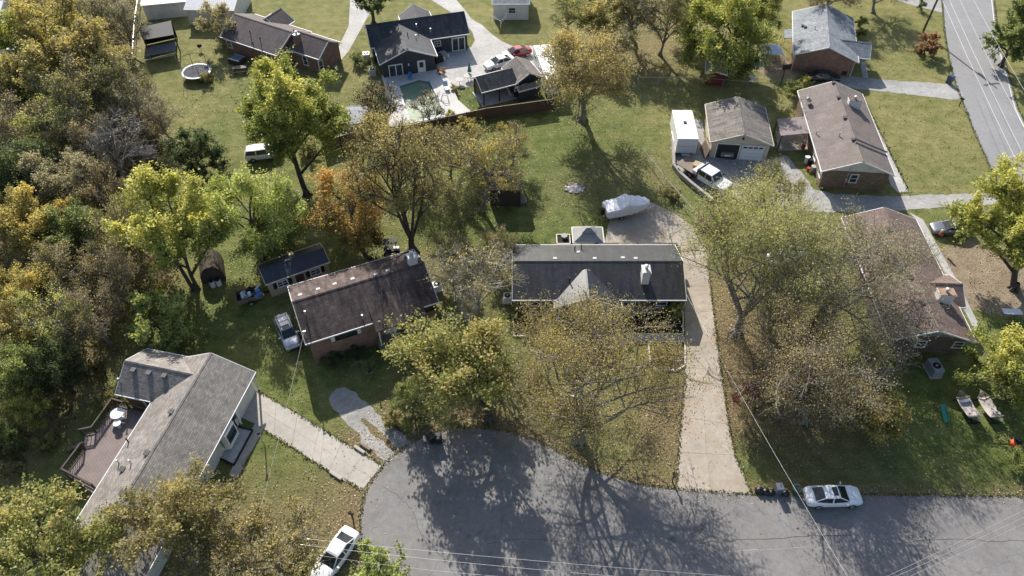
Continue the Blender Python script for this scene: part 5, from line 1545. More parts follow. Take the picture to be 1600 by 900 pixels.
MB().tube((0, 0, 0), (0, 0, 3.0), .06).build('pole', BLACK, hb); MB().box((0, -.3, 3.2), (1.3, .06, .85)).build('backboard', BLACK, hb); MB().tube((0, -.75, 2.95), (0, -.75, 2.98), .24, .24, 14).build('rim', plain('rim_orange', (.5, .1, .02)), hb)
# hot tub / covered pool left of the pool, grill set etc.
ht = thing('covered_pool', 'round above-ground pool with pale cover left of the swimming pool', 'pool', G(556, 190))
MB().cyl((0, 0, 0), 2.1, 1.1, 28).build('wall', plain('pool_wall', (.45, .46, .48), .6, .1), ht); MB().cyl((0, 0, 1.1), 2.2, .06, 28).build('rim', plain('pool_rim', (.22, .23, .24), .8, spec=.1), ht)
MB().dome((0, 0, 1.12), 2.0, 2.0, .12, 24, 3).build('cover', plain('pool_cover', (.30, .31, .32), .9, .25, 1.0, spec=.1), ht)
for k, (u, v, lb) in enumerate(((692, 92, 'grey covered grill at the corner of the slate-blue house'), (686, 97, 'black covered grill before the grey one at the slate-blue house'))):
    simple('covered_grill', lb, 'grill', G(u, v), [('cover', MB().hull([(-.7, -.35, .05), (.7, -.35, .05), (.7, .35, .05), (-.7, .35, .05)], [(-.5, -.25, 1.15), (.5, -.25, 1.15), (.5, .25, 1.2), (-.5, .25, 1.2)]), plain('cover_grey', (.22, .22, .24), .7) if k == 0 else BLACK), ('tank', MB().cyl((.9, 0, 0), .18, .5, 12), WHITE)], .6)
simple('bench', 'blue cushioned bench against the slate-blue gable wall', 'bench', G(637, 114), [('seat', MB().box((0, 0, .42), (1.5, .6, .12)), plain('cushion_blue', (.05, .08, .2), .8)), ('back', MB().box((0, .3, .75), (1.5, .1, .6)), BLACK), ('frame', MB().box((0, 0, .2), (1.5, .55, .3)), BLACK)], .16)
simple('pool_chair', 'blue plastic chair at the pool edge', 'chair', G(641, 124, .42), [('seat', MB().box((0, 0, .4), (.5, .5, .06)), plain('chair_blue', (.05, .2, .6), .5)), ('back', MB().box((0, .25, .75), (.5, .06, .6)), plain('chair_blue', (.05, .2, .6), .5)), ('frame', MB().box((0, 0, .2), (.42, .42, .38)), METAL)])
lg = thing('sun_lounger', 'pale sun lounger on the white pool deck', 'lounger', G(698, 140, .42), .3)
MB().box((0, 0, .32), (.65, 1.2, .08)).build('seat', plain('lounger_blue', (.45, .55, .62), .7), lg); MB().box((0, .8, .55), (.65, .6, .08), rx=.8).build('backrest', plain('lounger_blue', (.45, .55, .62), .7), lg)
for sx in (-1, 1):
    for y in (-.5, .5): MB().cyl((sx * .28, y, 0), .025, .3, 6).build('leg', GALV, lg)
# things on the lawn by the brown house, hoses, posts
simple('picnic_table', 'weathered picnic table and lumber by the brown house', 'table', G(376, 112), [('top', MB().box((0, 0, .74), (2.0, .8, .06)), WOOD), ('bench_seat', MB().box((0, -.75, .45), (2.0, .28, .05)), WOOD), ('bench_seat', MB().box((0, .75, .45), (2.0, .28, .05)), WOOD), ('frame', MB().bar((-.8, -.8, 0), (-.8, .8, .7), .08, .08).bar((-.8, .8, 0), (-.8, -.8, .7), .08, .08).bar((.8, -.8, 0), (.8, .8, .7), .08, .08).bar((.8, .8, 0), (.8, -.8, .7), .08, .08), DKWOOD)], .2)
simple('hot_tub', 'blue-topped spa tub against the wall of the brown house', 'tub', G(372, 98), [('shell', MB().box((0, 0, .4), (2.0, 1.6, .8)), DKWOOD), ('water', MB().box((0, 0, .81), (1.7, 1.3, .04)), plain('spa_blue', (.12, .2, .27), .2)), ('rim', MB().box((0, .7, .83), (2.05, .18, .08)).box((0, -.7, .83), (2.05, .18, .08)), GALV)], -.45)
simple('kettle_grill', 'black kettle grill on the lawn right of the lean-to', 'grill', G(314, 79), [('lid', MB().dome((0, 0, .8), .35, .35, .28), BLACK), ('bowl', MB().dome((0, 0, .78), .35, .35, -.25), BLACK), ('leg', MB().tube((-.2, -.2, 0), (0, 0, .6), .02), METAL), ('leg', MB().tube((.2, -.2, 0), (0, 0, .6), .02), METAL), ('leg', MB().tube((0, .25, 0), (0, 0, .6), .02), METAL)])
hs = thing('garden_hose', 'coiled pale garden hose on the grass before the brick house', 'hose', G(566, 575))
m = MB(); m.path([Vector((1.5*math.sin(t*.5)*math.cos(t*.21) + .25*math.sin(t), .75*math.sin(t*1.02 + .5), .05 + .01*(t % 2))) for t in [k*.25 for k in range(60)]], .025, 5); m.build('tube', plain('hose_grey', (.42, .42, .36), .5), hs); MB().tube((1.2, .2, .05), (1.45, .25, .05), .04).build('nozzle', METAL, hs)
for k in range(5):
    u, v = [(1379, 213), (1388, 236), (1397, 257), (1406, 277), (1415, 298)][k]
    simple('walk_light', 'dark path light %s along the ranch house front walk' % ['farthest', 'second farthest', 'middle', 'second nearest', 'nearest'][k], 'light', G(u, v), [('stake', MB().cyl((0, 0, 0), .03, .6, 6), BLACK), ('head', MB().cyl((0, 0, .55), .12, .12, 8, .05), BLACK)], 0, 'path lights')
lm = thing('lumber_pile', 'leaning sheets of lumber between box trailer and garage', 'lumber', G(1102, 238), .1)
for k in range(5): MB().box((-.3 + .22*k, .3*k - .4, .8), (.06, 2.2, 1.5 - .15*k), ry=.25 + .05*k).build('board', PALEWOOD if k % 2 else WOOD, lm)

# ------------------------------------------------------------------ utility pole and wires
WIREM = plain('wire_aluminium', (.38, .38, .37), .5, .1, 2, .2)
up = G(1442, 50)
pole = thing('utility_pole', 'leaning wooden utility pole beside the main road', 'pole', up)
MB().tube((0, 0, -.2), (.1, .1, 10.5), .17, .12, 10).build('shaft', plain('pole_wood', (.12, .085, .06), .85, .25, 4), pole)
MB().box((.1, .1, 9.8), (2.4, .12, .14), rz=.2).build('crossarm', DKWOOD, pole)
for x in (-1, 0, 1): MB().cyl((.1 + x, .1 + .2*x, 9.87), .06, .2, 8).build('insulator', GALV, pole)
MB().cyl((.35, -.1, 7.8), .25, .9, 12).build('transformer', METAL, pole)
for k, (a, c) in enumerate((((1404, 24), (1386, 39)), ((1412, 26), (1393, 42)))):
    p, q = G(*a, .8), G(*c, .1)
    g = thing('guy_wire_guard', 'yellow guy-wire guard %s on the shaded lawn by the pole' % ('left' if k == 0 else 'right'), 'guard', (q.x, q.y, 0))
    MB().tube((0, 0, .05), p - q + Vector((0, 0, .8)), .04).build('sleeve', plain('guard_yellow', (.5, .42, .04)), g); MB().cyl((0, 0, 0), .07, .12, 8).build('anchor', GALV, g)
def wire(label, a, c, za, zc, sag=.4, r=.011, name='overhead_wire'):
    p = a if isinstance(a, Vector) else G(a[0], a[1], za)
    q = c if isinstance(c, Vector) else G(c[0], c[1], zc)
    t = thing(name, label, 'wire', p)
    n = 14
    pts = [(q - p) * (k/n) - Vector((0, 0, 4*sag*(k/n)*(1 - k/n))) for k in range(n + 1)]
    MB().path(pts, r, 5).build('cable', WIREM, t)
    MB().tube(pts[0], pts[0] + (pts[1] - pts[0]).normalized() * .15, r * 2.2, r * 2.2, 6).build('clamp', METAL, t)
wire('uppermost overhead wire crossing the bottom of the turning circle', (480, 842), (1250, 908), 8.6, 8.6)
wire('lower overhead wire crossing the bottom of the turning circle', (470, 851), (1060, 908), 8.2, 8.2)
wire('thin lowest overhead wire at the bottom edge left of the turning circle', (500, 868), (800, 902), 7.6, 7.6, r=.008)
wire('top wire of the three at the bottom right corner', (1370, 908), (1680, 757), 8.8, 8.8)
wire('middle wire of the three at the bottom right corner', (1388, 906), (1680, 769), 8.5, 8.5)
wire('bottom wire of the three at the bottom right corner', (1405, 908), (1680, 779), 8.2, 8.2)
wire('service wire from the black-roofed house over the parked white sedan', Vector((17.6, 49.4, 3.1)), (1345, 935), 0, 8.5, .5, name='service_wire')
wire('service wire from the brick porch house down to the lower left', H2MAST, (392, 850), 0, 7.0, .3, name='service_wire')
wire('leftmost overhead wire along the main road', (1470, -6), (1590, 255), 8.5, 8.5, .2, .018)
wire('second overhead wire along the main road', (1481, -6), (1606, 255), 8.5, 8.5, .2, .018)
wire('third overhead wire along the main road', (1497, -6), (1640, 275), 8.2, 8.2, .2, .015)
wire('rightmost overhead wire along the main road', (1518, -6), (1660, 240), 8.5, 8.5, .2, .015)
# ------------------------------------------------------------------ trees
PAL = {
 'yellowgreen': [(.07,.10,.025), (.17,.21,.04), (.34,.35,.065), (.58,.50,.12)],
 'lightgreen': [(.10,.14,.04), (.20,.26,.06), (.32,.37,.09), (.46,.46,.15)],
 'gold': [(.09,.09,.03), (.21,.19,.05), (.37,.31,.075), (.52,.41,.10)],
 'orange': [(.12,.12,.03), (.28,.22,.05), (.50,.28,.06), (.62,.40,.10)],
 'olive': [(.07,.075,.025), (.17,.17,.05), (.29,.26,.08), (.42,.36,.13)],
 'darkgreen': [(.022,.04,.016), (.055,.085,.03), (.10,.14,.045), (.17,.20,.08)],
 'midgreen': [(.05,.075,.025), (.12,.16,.05), (.22,.26,.07), (.36,.36,.11)],
 'brown': [(.10,.08,.045), (.20,.16,.085), (.31,.25,.12), (.42,.35,.18)],
 'maple': [(.07,.09,.03), (.18,.21,.055), (.29,.30,.085), (.40,.31,.11)],
 'amber': [(.08,.08,.032), (.18,.165,.06), (.30,.255,.09), (.42,.33,.12)],
 'rust': [(.10,.06,.04), (.22,.11,.06), (.34,.16,.08), (.40,.24,.12)],
 'drab': [(.09,.09,.055), (.19,.18,.11), (.30,.27,.16), (.42,.38,.24)],
 'wine': [(.06,.02,.02), (.15,.045,.045), (.26,.09,.07), (.34,.17,.10)],
}
PAL['hazel'] = [(.10,.09,.036), (.21,.178,.058), (.34,.275,.085), (.46,.355,.11)]
PAL['sage'] = [(.09,.10,.04), (.20,.21,.075), (.33,.325,.11), (.46,.43,.17)]
for k_, st_ in PAL.items():                              # autumn leaves are duller than pure pigment
    PAL[k_] = [tuple(min(.82, 1.6 * (c + (sum(s_)/3 - c) * .19)) for c in s_) for s_ in st_]
BARK = plain('bark', (0.075, 0.06, 0.048), 0.9, 0.3, 4.0)
BARKG = plain('grey_bark', (0.20, 0.18, 0.16), 0.9, 0.25, 4.0)
nrng = np.random.default_rng(11)

def tubes(segs, n_big=6):
    """array of segments -> one mesh of tapered tubes"""
    S = np.array([(*a, *b, r0, r1) for a, b, r0, r1 in segs], float)
    vs, fs = [], []
    base = 0
    for big in (True, False):
        m = (S[:, 6] > 0.07) == big
        Q = S[m]
        if not len(Q): continue
        n = n_big if big else 3
        p, q, r0, r1 = Q[:, :3], Q[:, 3:6], Q[:, 6], Q[:, 7]
        d = q - p
        d /= np.linalg.norm(d, axis=1, keepdims=True) + 1e-9
        ref = np.where(np.abs(d[:, 2:3]) < 0.9, np.array([[0, 0, 1.0]]), np.array([[1.0, 0, 0]]))
        a = np.cross(d, ref); a /= np.linalg.norm(a, axis=1, keepdims=True) + 1e-9
        b = np.cross(d, a)
        ang = 2 * np.pi * np.arange(n) / n
        ring = a[:, None, :] * np.cos(ang)[None, :, None] + b[:, None, :] * np.sin(ang)[None, :, None]
        V = np.concatenate([p[:, None] + ring * r0[:, None, None], q[:, None] + ring * r1[:, None, None]], 1).reshape(-1, 3)
        k = np.arange(n); k2 = (k + 1) % n
        F_ = np.stack([k, k2, k2 + n, k + n], 1)
        F_ = (F_[None] + (np.arange(len(Q)) * 2 * n)[:, None, None]).reshape(-1, 4) + base
        vs.append(V); fs.append(F_); base += len(V)
    return np.concatenate(vs), np.concatenate(fs)
def quadmesh(name, V, Fq, mat, tint=None, smooth=False):
    m = bpy.data.meshes.new(name)
    m.vertices.add(len(V)); m.vertices.foreach_set('co', V.astype(np.float32).ravel())
    m.loops.add(Fq.size); m.loops.foreach_set('vertex_index', Fq.astype(np.int32).ravel())
    m.polygons.add(len(Fq))
    m.polygons.foreach_set('loop_start', np.arange(0, Fq.size, 4, dtype=np.int32))
    if smooth: m.polygons.foreach_set('use_smooth', np.ones(len(Fq), bool))
    if tint is not None:
        at = m.attributes.new('tint', 'FLOAT', 'POINT'); at.data.foreach_set('value', tint.astype(np.float32))
    m.update(); m.validate()
    m.materials.append(mat)
    return m
def leaf_cloud(name, C, tint, size, mat, flat=0.35, seed=0):
    r = np.random.default_rng(seed)
    n = len(C)
    nv = r.normal(size=(n, 3)); nv[:, 2] = np.abs(nv[:, 2]) + flat
    nv /= np.linalg.norm(nv, axis=1, keepdims=True)
    t = np.cross(nv, r.normal(size=(n, 3))); t /= np.linalg.norm(t, axis=1, keepdims=True) + 1e-9
    b = np.cross(nv, t)
    s = size * r.uniform(0.6, 1.35, n)[:, None]
    w = s * r.uniform(0.5, 0.8, n)[:, None]
    sag = nv * s * 0.25
    V = np.stack([C + t * s, C + b * w + sag, C - t * s, C - b * w + sag], 1).reshape(-1, 3)
    Fq = np.arange(4 * n).reshape(-1, 4)
    return quadmesh(name, V, Fq, mat, np.repeat(tint, 4))

def tree_mesh(seed, h=11.0, R=5.0, base=0.25, off=(0, 0), leaves=6000, size=0.16, pal='olive', limbs=8, nb=7, nt=5, tr=0.22, patch=0.6,
              stems=1, bark=None, drop=0.0, spread=0.22, up=0.5, shape=1.0, twig=0.018, limb_r=0.5, fork=0.0):
    """limbs reach into an egg-shaped crown, fork into branches and twigs; leaves gather on the twigs"""
    size *= .82; leaves = int(leaves * 1.5)
    r = random.Random(seed); q = np.random.default_rng(seed)
    segs, sites, wts, cl = [], [], [], []
    hb = h * base
    cz, rz_ = (h + hb) / 2, (h - hb) / 2
    cen = Vector((off[0], off[1], cz))
    def inside_(p):
        d = Vector(((p.x - cen.x) / R, (p.y - cen.y) / R, (p.z - cen.z) / rz_))
        if d.z < 0: d.z *= shape
        l = d.length
        return p if l <= 1 else Vector((cen.x + d.x / l * R, cen.y + d.y / l * R, cen.z + (d.z / l * rz_) / (shape if d.z < 0 else 1)))
    def curve(p0, p1, r0, r1, n, lift):
        c = p0.lerp(p1, 0.45) + Vector((0, 0, lift)) + Vector((r.gauss(0, 1), r.gauss(0, 1), r.gauss(0, .5))) * (p1 - p0).length * 0.10
        pts = [p0 * (1 - t)**2 + c * 2*t*(1 - t) + p1 * t*t for t in [k / n for k in range(n + 1)]]
        for k in range(n):
            a, b = r0 + (r1 - r0) * k / n, r0 + (r1 - r0) * (k + 1) / n
            segs.append((pts[k], pts[k+1], a, b))
        return pts
    def rdir():
        v = Vector((r.gauss(0, 1), r.gauss(0, 1), r.gauss(0, 1)))
        return v.normalized()
    trunks = []
    fk = Vector((off[0] * .08, off[1] * .08, fork * h))
    if fork: curve(Vector((0, 0, -.1)), fk, tr, tr * .8, 5, 0)
    for s_ in range(stems):
        a = 2 * math.pi * s_ / stems + r.uniform(0, 1)
        sp = 0 if stems == 1 else R * 0.28
        topp = Vector((off[0] * .6 + math.cos(a) * sp, off[1] * .6 + math.sin(a) * sp, h * 0.72))
        p0 = Vector((0, 0, -0.1)) + (Vector((math.cos(a), math.sin(a), 0)) * tr * .8 if stems > 1 else Vector())
        if fork:
            sp = R * r.uniform(.3, .62)
            topp = Vector((off[0] * .8 + math.cos(a) * sp, off[1] * .8 + math.sin(a) * sp, h * r.uniform(.66, .82)))
            p0 = fk - Vector((0, 0, .15))
        trunks.append(curve(p0, topp, tr * .5 if fork else tr / (1 if stems == 1 else 1.35), tr * (.12 if fork else .22), 9, h * .05))
    for k in range(5):                                   # root flare
        a = k * 1.257 + r.uniform(-.2, .2)
        segs.append((Vector((math.cos(a) * tr * 1.7, math.sin(a) * tr * 1.7, -.08)), Vector((0, 0, tr * 2.6)), tr * .4, tr * .55))
    for i in range(limbs):
        T = trunks[i % stems]
        hh = (i + 0.5) / limbs
        k = min(8, max(2, int(2.2 + 6.2 * hh)))
        st = T[k] if T[k].z > hb * 0.75 else T[min(8, k + 2)]
        az = i * 2.399 + r.uniform(-.4, .4)
        el = r.uniform(-.35, .35) + ((hh - .35) * 1.7 if base > .1 else (hh - .5) * 2.3)
        d = Vector((math.cos(az) * math.cos(el) * R, math.sin(az) * math.cos(el) * R, math.sin(el) * rz_))
        e = inside_(cen + d * r.uniform(.7, .98))
        lp = curve(st, e, tr * limb_r * (1.1 - .5 * hh), twig * 2.2, 6, (e - st).length * .10 * up * 2)
        lw = math.exp(r.gauss(0, patch * .6))
        for j in range(nb):
            t = .25 + .75 * (j + r.random()) / nb
            f = t * 6; k = min(5, int(f)); bp = lp[k].lerp(lp[k+1], f - k)
            along = (lp[min(6, k+1)] - lp[k]).normalized()
            dd = (rdir() * .9 + along * .75 + Vector((0, 0, up * .55))).normalized()
            be = inside_(bp + dd * R * r.uniform(.26, .52) * (1.15 - .4 * t))
            br = curve(bp, be, max(twig * 2.2, tr * .2 * (1.1 - .6*t)), twig * 1.3, 3, 0)
            bw = lw * math.exp(r.gauss(0, patch)) * (0 if r.random() < drop else 1)
            ct = r.random()
            for m_ in range(nt):
                t2 = .25 + .75 * (m_ + r.random()) / nt
                f2 = t2 * 3; k2 = min(2, int(f2)); tp = br[k2].lerp(br[k2+1], f2 - k2)
                al = (br[min(3, k2+1)] - br[k2]).normalized()
                td = (rdir() + al * .6 + Vector((0, 0, up * .4))).normalized()
                te = tp + td * R * r.uniform(.12, .26)
                segs.append((tp, te, twig * 1.1, twig * .55))
                if twig > .012:
                    te2 = te + (rdir() + td).normalized() * R * .1
                    segs.append((tp.lerp(te, .5), te2, twig * .8, twig * .45))
                sites.append((tp, te)); wts.append(bw * math.exp(r.gauss(0, patch * .6))); cl.append(ct)
    V, Fq = tubes(segs)
    wood = quadmesh('trunk', V, Fq, bark or BARK, smooth=True)
    if leaves == 0: return wood, None
    A = np.array([s[0] for s in sites]); B_ = np.array([s[1] for s in sites]); w = np.array(wts); w /= w.sum()
    idx = q.choice(len(A), leaves, p=w)
    tt = q.uniform(.1, 1.15, leaves)[:, None]
    C = A[idx] + (B_[idx] - A[idx]) * tt + q.normal(size=(leaves, 3)) * np.array([1, 1, .8]) * spread * R / 5
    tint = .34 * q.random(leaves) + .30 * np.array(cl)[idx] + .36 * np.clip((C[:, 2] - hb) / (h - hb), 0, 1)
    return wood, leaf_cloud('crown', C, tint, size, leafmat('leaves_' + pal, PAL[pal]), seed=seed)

TREES = []
def plant(name, label, cat, base, meshes, s=1.0, rot=0.0, group=None, sz=1.0):
    t = thing(name, label, cat, (base.x, base.y, 0), rot, group)
    t.scale = (s, s, s * sz)
    link('trunk', meshes[0], None, t)
    if meshes[1] is not None: link('crown', meshes[1], None, t)
    TREES.append((base.x, base.y, s))
    return t
def crown_base(u, v, h, base=.25):
    """where the stem stands when the middle of the crown is seen at a photo point"""
    return G(u, v, h * (1 + base) / 2)

# --- trees with a look of their own: seed, foot (photo) or None, crown centre, crown width px, height, options
def own(name, label, foot, crown, wpx, h, seed, **kw):
    base = kw.get('base', .25)
    c = crown_base(crown[0], crown[1], h, base)
    f = G(*foot) if foot else c
    R = wpx / 2 / ppm(c.x, c.y, h * (1 + base) / 2)
    off = (c.x - f.x, c.y - f.y)
    return plant(name, label, 'tree', f, tree_mesh(seed, h=h, R=R, off=off, **kw))
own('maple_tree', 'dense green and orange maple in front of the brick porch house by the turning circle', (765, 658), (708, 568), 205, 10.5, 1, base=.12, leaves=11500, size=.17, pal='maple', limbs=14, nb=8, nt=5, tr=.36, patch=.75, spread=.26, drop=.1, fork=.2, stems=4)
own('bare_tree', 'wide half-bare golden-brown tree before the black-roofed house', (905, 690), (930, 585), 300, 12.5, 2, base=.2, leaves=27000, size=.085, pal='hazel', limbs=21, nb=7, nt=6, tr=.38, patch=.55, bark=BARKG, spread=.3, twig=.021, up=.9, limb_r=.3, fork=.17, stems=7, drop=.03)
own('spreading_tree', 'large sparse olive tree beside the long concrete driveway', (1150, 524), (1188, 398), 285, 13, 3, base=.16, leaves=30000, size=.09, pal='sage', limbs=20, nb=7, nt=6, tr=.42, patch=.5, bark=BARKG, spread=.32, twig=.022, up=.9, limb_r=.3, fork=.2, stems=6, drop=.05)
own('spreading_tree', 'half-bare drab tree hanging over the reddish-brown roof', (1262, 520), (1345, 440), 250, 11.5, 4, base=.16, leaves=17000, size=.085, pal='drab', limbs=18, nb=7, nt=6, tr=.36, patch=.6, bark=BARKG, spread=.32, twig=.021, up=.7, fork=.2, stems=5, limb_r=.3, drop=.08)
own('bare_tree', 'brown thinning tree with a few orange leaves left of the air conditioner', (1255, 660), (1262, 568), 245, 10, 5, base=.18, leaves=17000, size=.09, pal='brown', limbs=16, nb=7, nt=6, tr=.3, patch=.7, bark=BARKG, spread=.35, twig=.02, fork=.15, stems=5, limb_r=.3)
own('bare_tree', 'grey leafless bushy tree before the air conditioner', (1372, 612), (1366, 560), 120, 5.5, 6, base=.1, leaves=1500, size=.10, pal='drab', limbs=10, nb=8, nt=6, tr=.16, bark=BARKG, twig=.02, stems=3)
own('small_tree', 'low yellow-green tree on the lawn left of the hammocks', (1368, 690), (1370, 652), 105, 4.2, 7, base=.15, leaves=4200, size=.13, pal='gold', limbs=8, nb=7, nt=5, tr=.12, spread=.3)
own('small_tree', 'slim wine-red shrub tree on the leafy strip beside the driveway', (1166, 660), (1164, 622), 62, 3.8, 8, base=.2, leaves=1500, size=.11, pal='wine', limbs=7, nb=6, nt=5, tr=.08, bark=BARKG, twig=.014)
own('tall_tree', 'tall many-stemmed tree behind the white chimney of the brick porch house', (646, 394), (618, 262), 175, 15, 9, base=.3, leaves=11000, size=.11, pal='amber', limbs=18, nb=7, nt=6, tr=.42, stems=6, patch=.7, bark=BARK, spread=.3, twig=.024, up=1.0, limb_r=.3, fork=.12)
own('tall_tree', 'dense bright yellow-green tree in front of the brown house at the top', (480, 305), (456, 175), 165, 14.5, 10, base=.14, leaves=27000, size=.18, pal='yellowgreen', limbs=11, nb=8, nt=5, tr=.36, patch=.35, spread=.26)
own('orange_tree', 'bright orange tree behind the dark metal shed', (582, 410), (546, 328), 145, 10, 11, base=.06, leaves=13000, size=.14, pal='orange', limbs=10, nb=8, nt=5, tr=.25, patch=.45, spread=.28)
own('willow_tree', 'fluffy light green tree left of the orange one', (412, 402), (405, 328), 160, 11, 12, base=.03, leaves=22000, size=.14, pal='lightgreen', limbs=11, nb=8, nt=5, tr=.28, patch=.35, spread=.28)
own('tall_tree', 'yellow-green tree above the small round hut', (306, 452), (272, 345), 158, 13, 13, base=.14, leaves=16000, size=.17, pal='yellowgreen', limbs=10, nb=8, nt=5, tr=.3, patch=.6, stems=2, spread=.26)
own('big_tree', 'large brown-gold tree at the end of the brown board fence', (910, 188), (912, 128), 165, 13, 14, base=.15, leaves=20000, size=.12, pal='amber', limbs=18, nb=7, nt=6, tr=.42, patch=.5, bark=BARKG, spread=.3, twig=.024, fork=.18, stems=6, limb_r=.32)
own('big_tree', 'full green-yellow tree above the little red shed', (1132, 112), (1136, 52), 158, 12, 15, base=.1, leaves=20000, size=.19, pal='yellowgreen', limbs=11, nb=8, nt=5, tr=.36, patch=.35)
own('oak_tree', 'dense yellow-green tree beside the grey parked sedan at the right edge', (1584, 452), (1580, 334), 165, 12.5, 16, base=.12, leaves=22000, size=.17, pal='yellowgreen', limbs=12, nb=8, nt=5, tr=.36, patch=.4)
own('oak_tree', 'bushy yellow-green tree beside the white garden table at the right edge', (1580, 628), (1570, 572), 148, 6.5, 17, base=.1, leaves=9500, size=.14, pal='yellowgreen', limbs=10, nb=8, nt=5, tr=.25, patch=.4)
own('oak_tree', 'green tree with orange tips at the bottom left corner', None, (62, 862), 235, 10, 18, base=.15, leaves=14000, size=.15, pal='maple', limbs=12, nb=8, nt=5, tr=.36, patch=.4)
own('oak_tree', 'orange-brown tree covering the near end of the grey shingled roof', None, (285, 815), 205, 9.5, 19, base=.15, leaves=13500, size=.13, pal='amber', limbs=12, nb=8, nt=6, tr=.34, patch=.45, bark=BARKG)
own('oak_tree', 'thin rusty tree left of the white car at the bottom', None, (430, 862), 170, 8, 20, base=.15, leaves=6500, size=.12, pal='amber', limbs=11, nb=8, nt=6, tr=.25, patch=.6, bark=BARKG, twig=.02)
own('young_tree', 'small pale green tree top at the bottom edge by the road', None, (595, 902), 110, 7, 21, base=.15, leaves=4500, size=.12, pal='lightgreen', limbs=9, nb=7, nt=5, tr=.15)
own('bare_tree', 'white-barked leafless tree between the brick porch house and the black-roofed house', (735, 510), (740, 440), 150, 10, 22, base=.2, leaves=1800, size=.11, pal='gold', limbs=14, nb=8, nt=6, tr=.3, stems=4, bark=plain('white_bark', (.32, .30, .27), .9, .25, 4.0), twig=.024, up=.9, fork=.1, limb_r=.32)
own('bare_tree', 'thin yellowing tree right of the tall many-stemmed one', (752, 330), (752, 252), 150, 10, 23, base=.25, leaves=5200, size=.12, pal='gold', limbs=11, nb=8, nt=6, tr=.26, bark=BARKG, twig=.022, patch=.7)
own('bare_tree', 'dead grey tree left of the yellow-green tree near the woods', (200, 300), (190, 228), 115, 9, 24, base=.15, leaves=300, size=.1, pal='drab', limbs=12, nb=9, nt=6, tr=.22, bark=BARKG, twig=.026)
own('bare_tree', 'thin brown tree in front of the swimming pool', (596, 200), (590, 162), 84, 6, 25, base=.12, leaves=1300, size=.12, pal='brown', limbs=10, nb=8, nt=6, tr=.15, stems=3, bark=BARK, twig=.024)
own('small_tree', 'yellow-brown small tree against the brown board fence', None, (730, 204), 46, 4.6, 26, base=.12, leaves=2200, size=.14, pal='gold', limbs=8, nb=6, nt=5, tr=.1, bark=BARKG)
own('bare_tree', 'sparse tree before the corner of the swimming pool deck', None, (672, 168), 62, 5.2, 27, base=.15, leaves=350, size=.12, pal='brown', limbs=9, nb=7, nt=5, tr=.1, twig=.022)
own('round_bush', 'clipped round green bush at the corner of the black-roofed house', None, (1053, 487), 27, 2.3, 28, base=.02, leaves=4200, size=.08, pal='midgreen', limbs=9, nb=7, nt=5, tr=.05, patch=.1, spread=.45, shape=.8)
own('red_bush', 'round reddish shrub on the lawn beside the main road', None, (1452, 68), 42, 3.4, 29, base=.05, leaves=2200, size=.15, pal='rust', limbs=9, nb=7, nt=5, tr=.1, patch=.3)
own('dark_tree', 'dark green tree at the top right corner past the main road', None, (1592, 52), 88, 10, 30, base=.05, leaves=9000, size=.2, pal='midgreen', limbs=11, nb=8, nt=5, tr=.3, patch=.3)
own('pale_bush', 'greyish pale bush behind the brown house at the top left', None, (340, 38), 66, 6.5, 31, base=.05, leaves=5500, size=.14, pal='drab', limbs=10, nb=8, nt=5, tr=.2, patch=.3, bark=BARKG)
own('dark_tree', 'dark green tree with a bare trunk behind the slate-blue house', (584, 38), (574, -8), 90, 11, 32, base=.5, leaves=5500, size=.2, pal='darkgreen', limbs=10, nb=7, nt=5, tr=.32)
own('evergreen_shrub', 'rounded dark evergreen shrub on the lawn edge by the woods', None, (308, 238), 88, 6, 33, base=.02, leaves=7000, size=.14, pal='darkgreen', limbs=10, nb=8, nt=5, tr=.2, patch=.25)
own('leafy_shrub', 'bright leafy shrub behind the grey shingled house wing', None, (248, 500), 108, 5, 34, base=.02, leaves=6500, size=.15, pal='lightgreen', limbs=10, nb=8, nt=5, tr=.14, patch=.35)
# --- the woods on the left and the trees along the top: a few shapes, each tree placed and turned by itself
SHAPES = {}
def shape(k):
    if k not in SHAPES:
        pal, sd, kind = k
        if kind == 'full': SHAPES[k] = tree_mesh(sd, h=10, R=4.2, base=.12, leaves=10500, size=.14, pal=pal, limbs=11, nb=8, nt=5, tr=.26, patch=.45, spread=.28)
        elif kind == 'thin': SHAPES[k] = tree_mesh(sd, h=10, R=4.2, base=.15, leaves=4600, size=.115, pal=pal, limbs=12, nb=8, nt=6, tr=.24, patch=.6, bark=BARKG, spread=.3, twig=.024)
        else: SHAPES[k] = tree_mesh(sd, h=4, R=2.4, base=.02, leaves=3000, size=.13, pal=pal, limbs=9, nb=7, nt=5, tr=.09, patch=.4, spread=.3)
    return SHAPES[k]
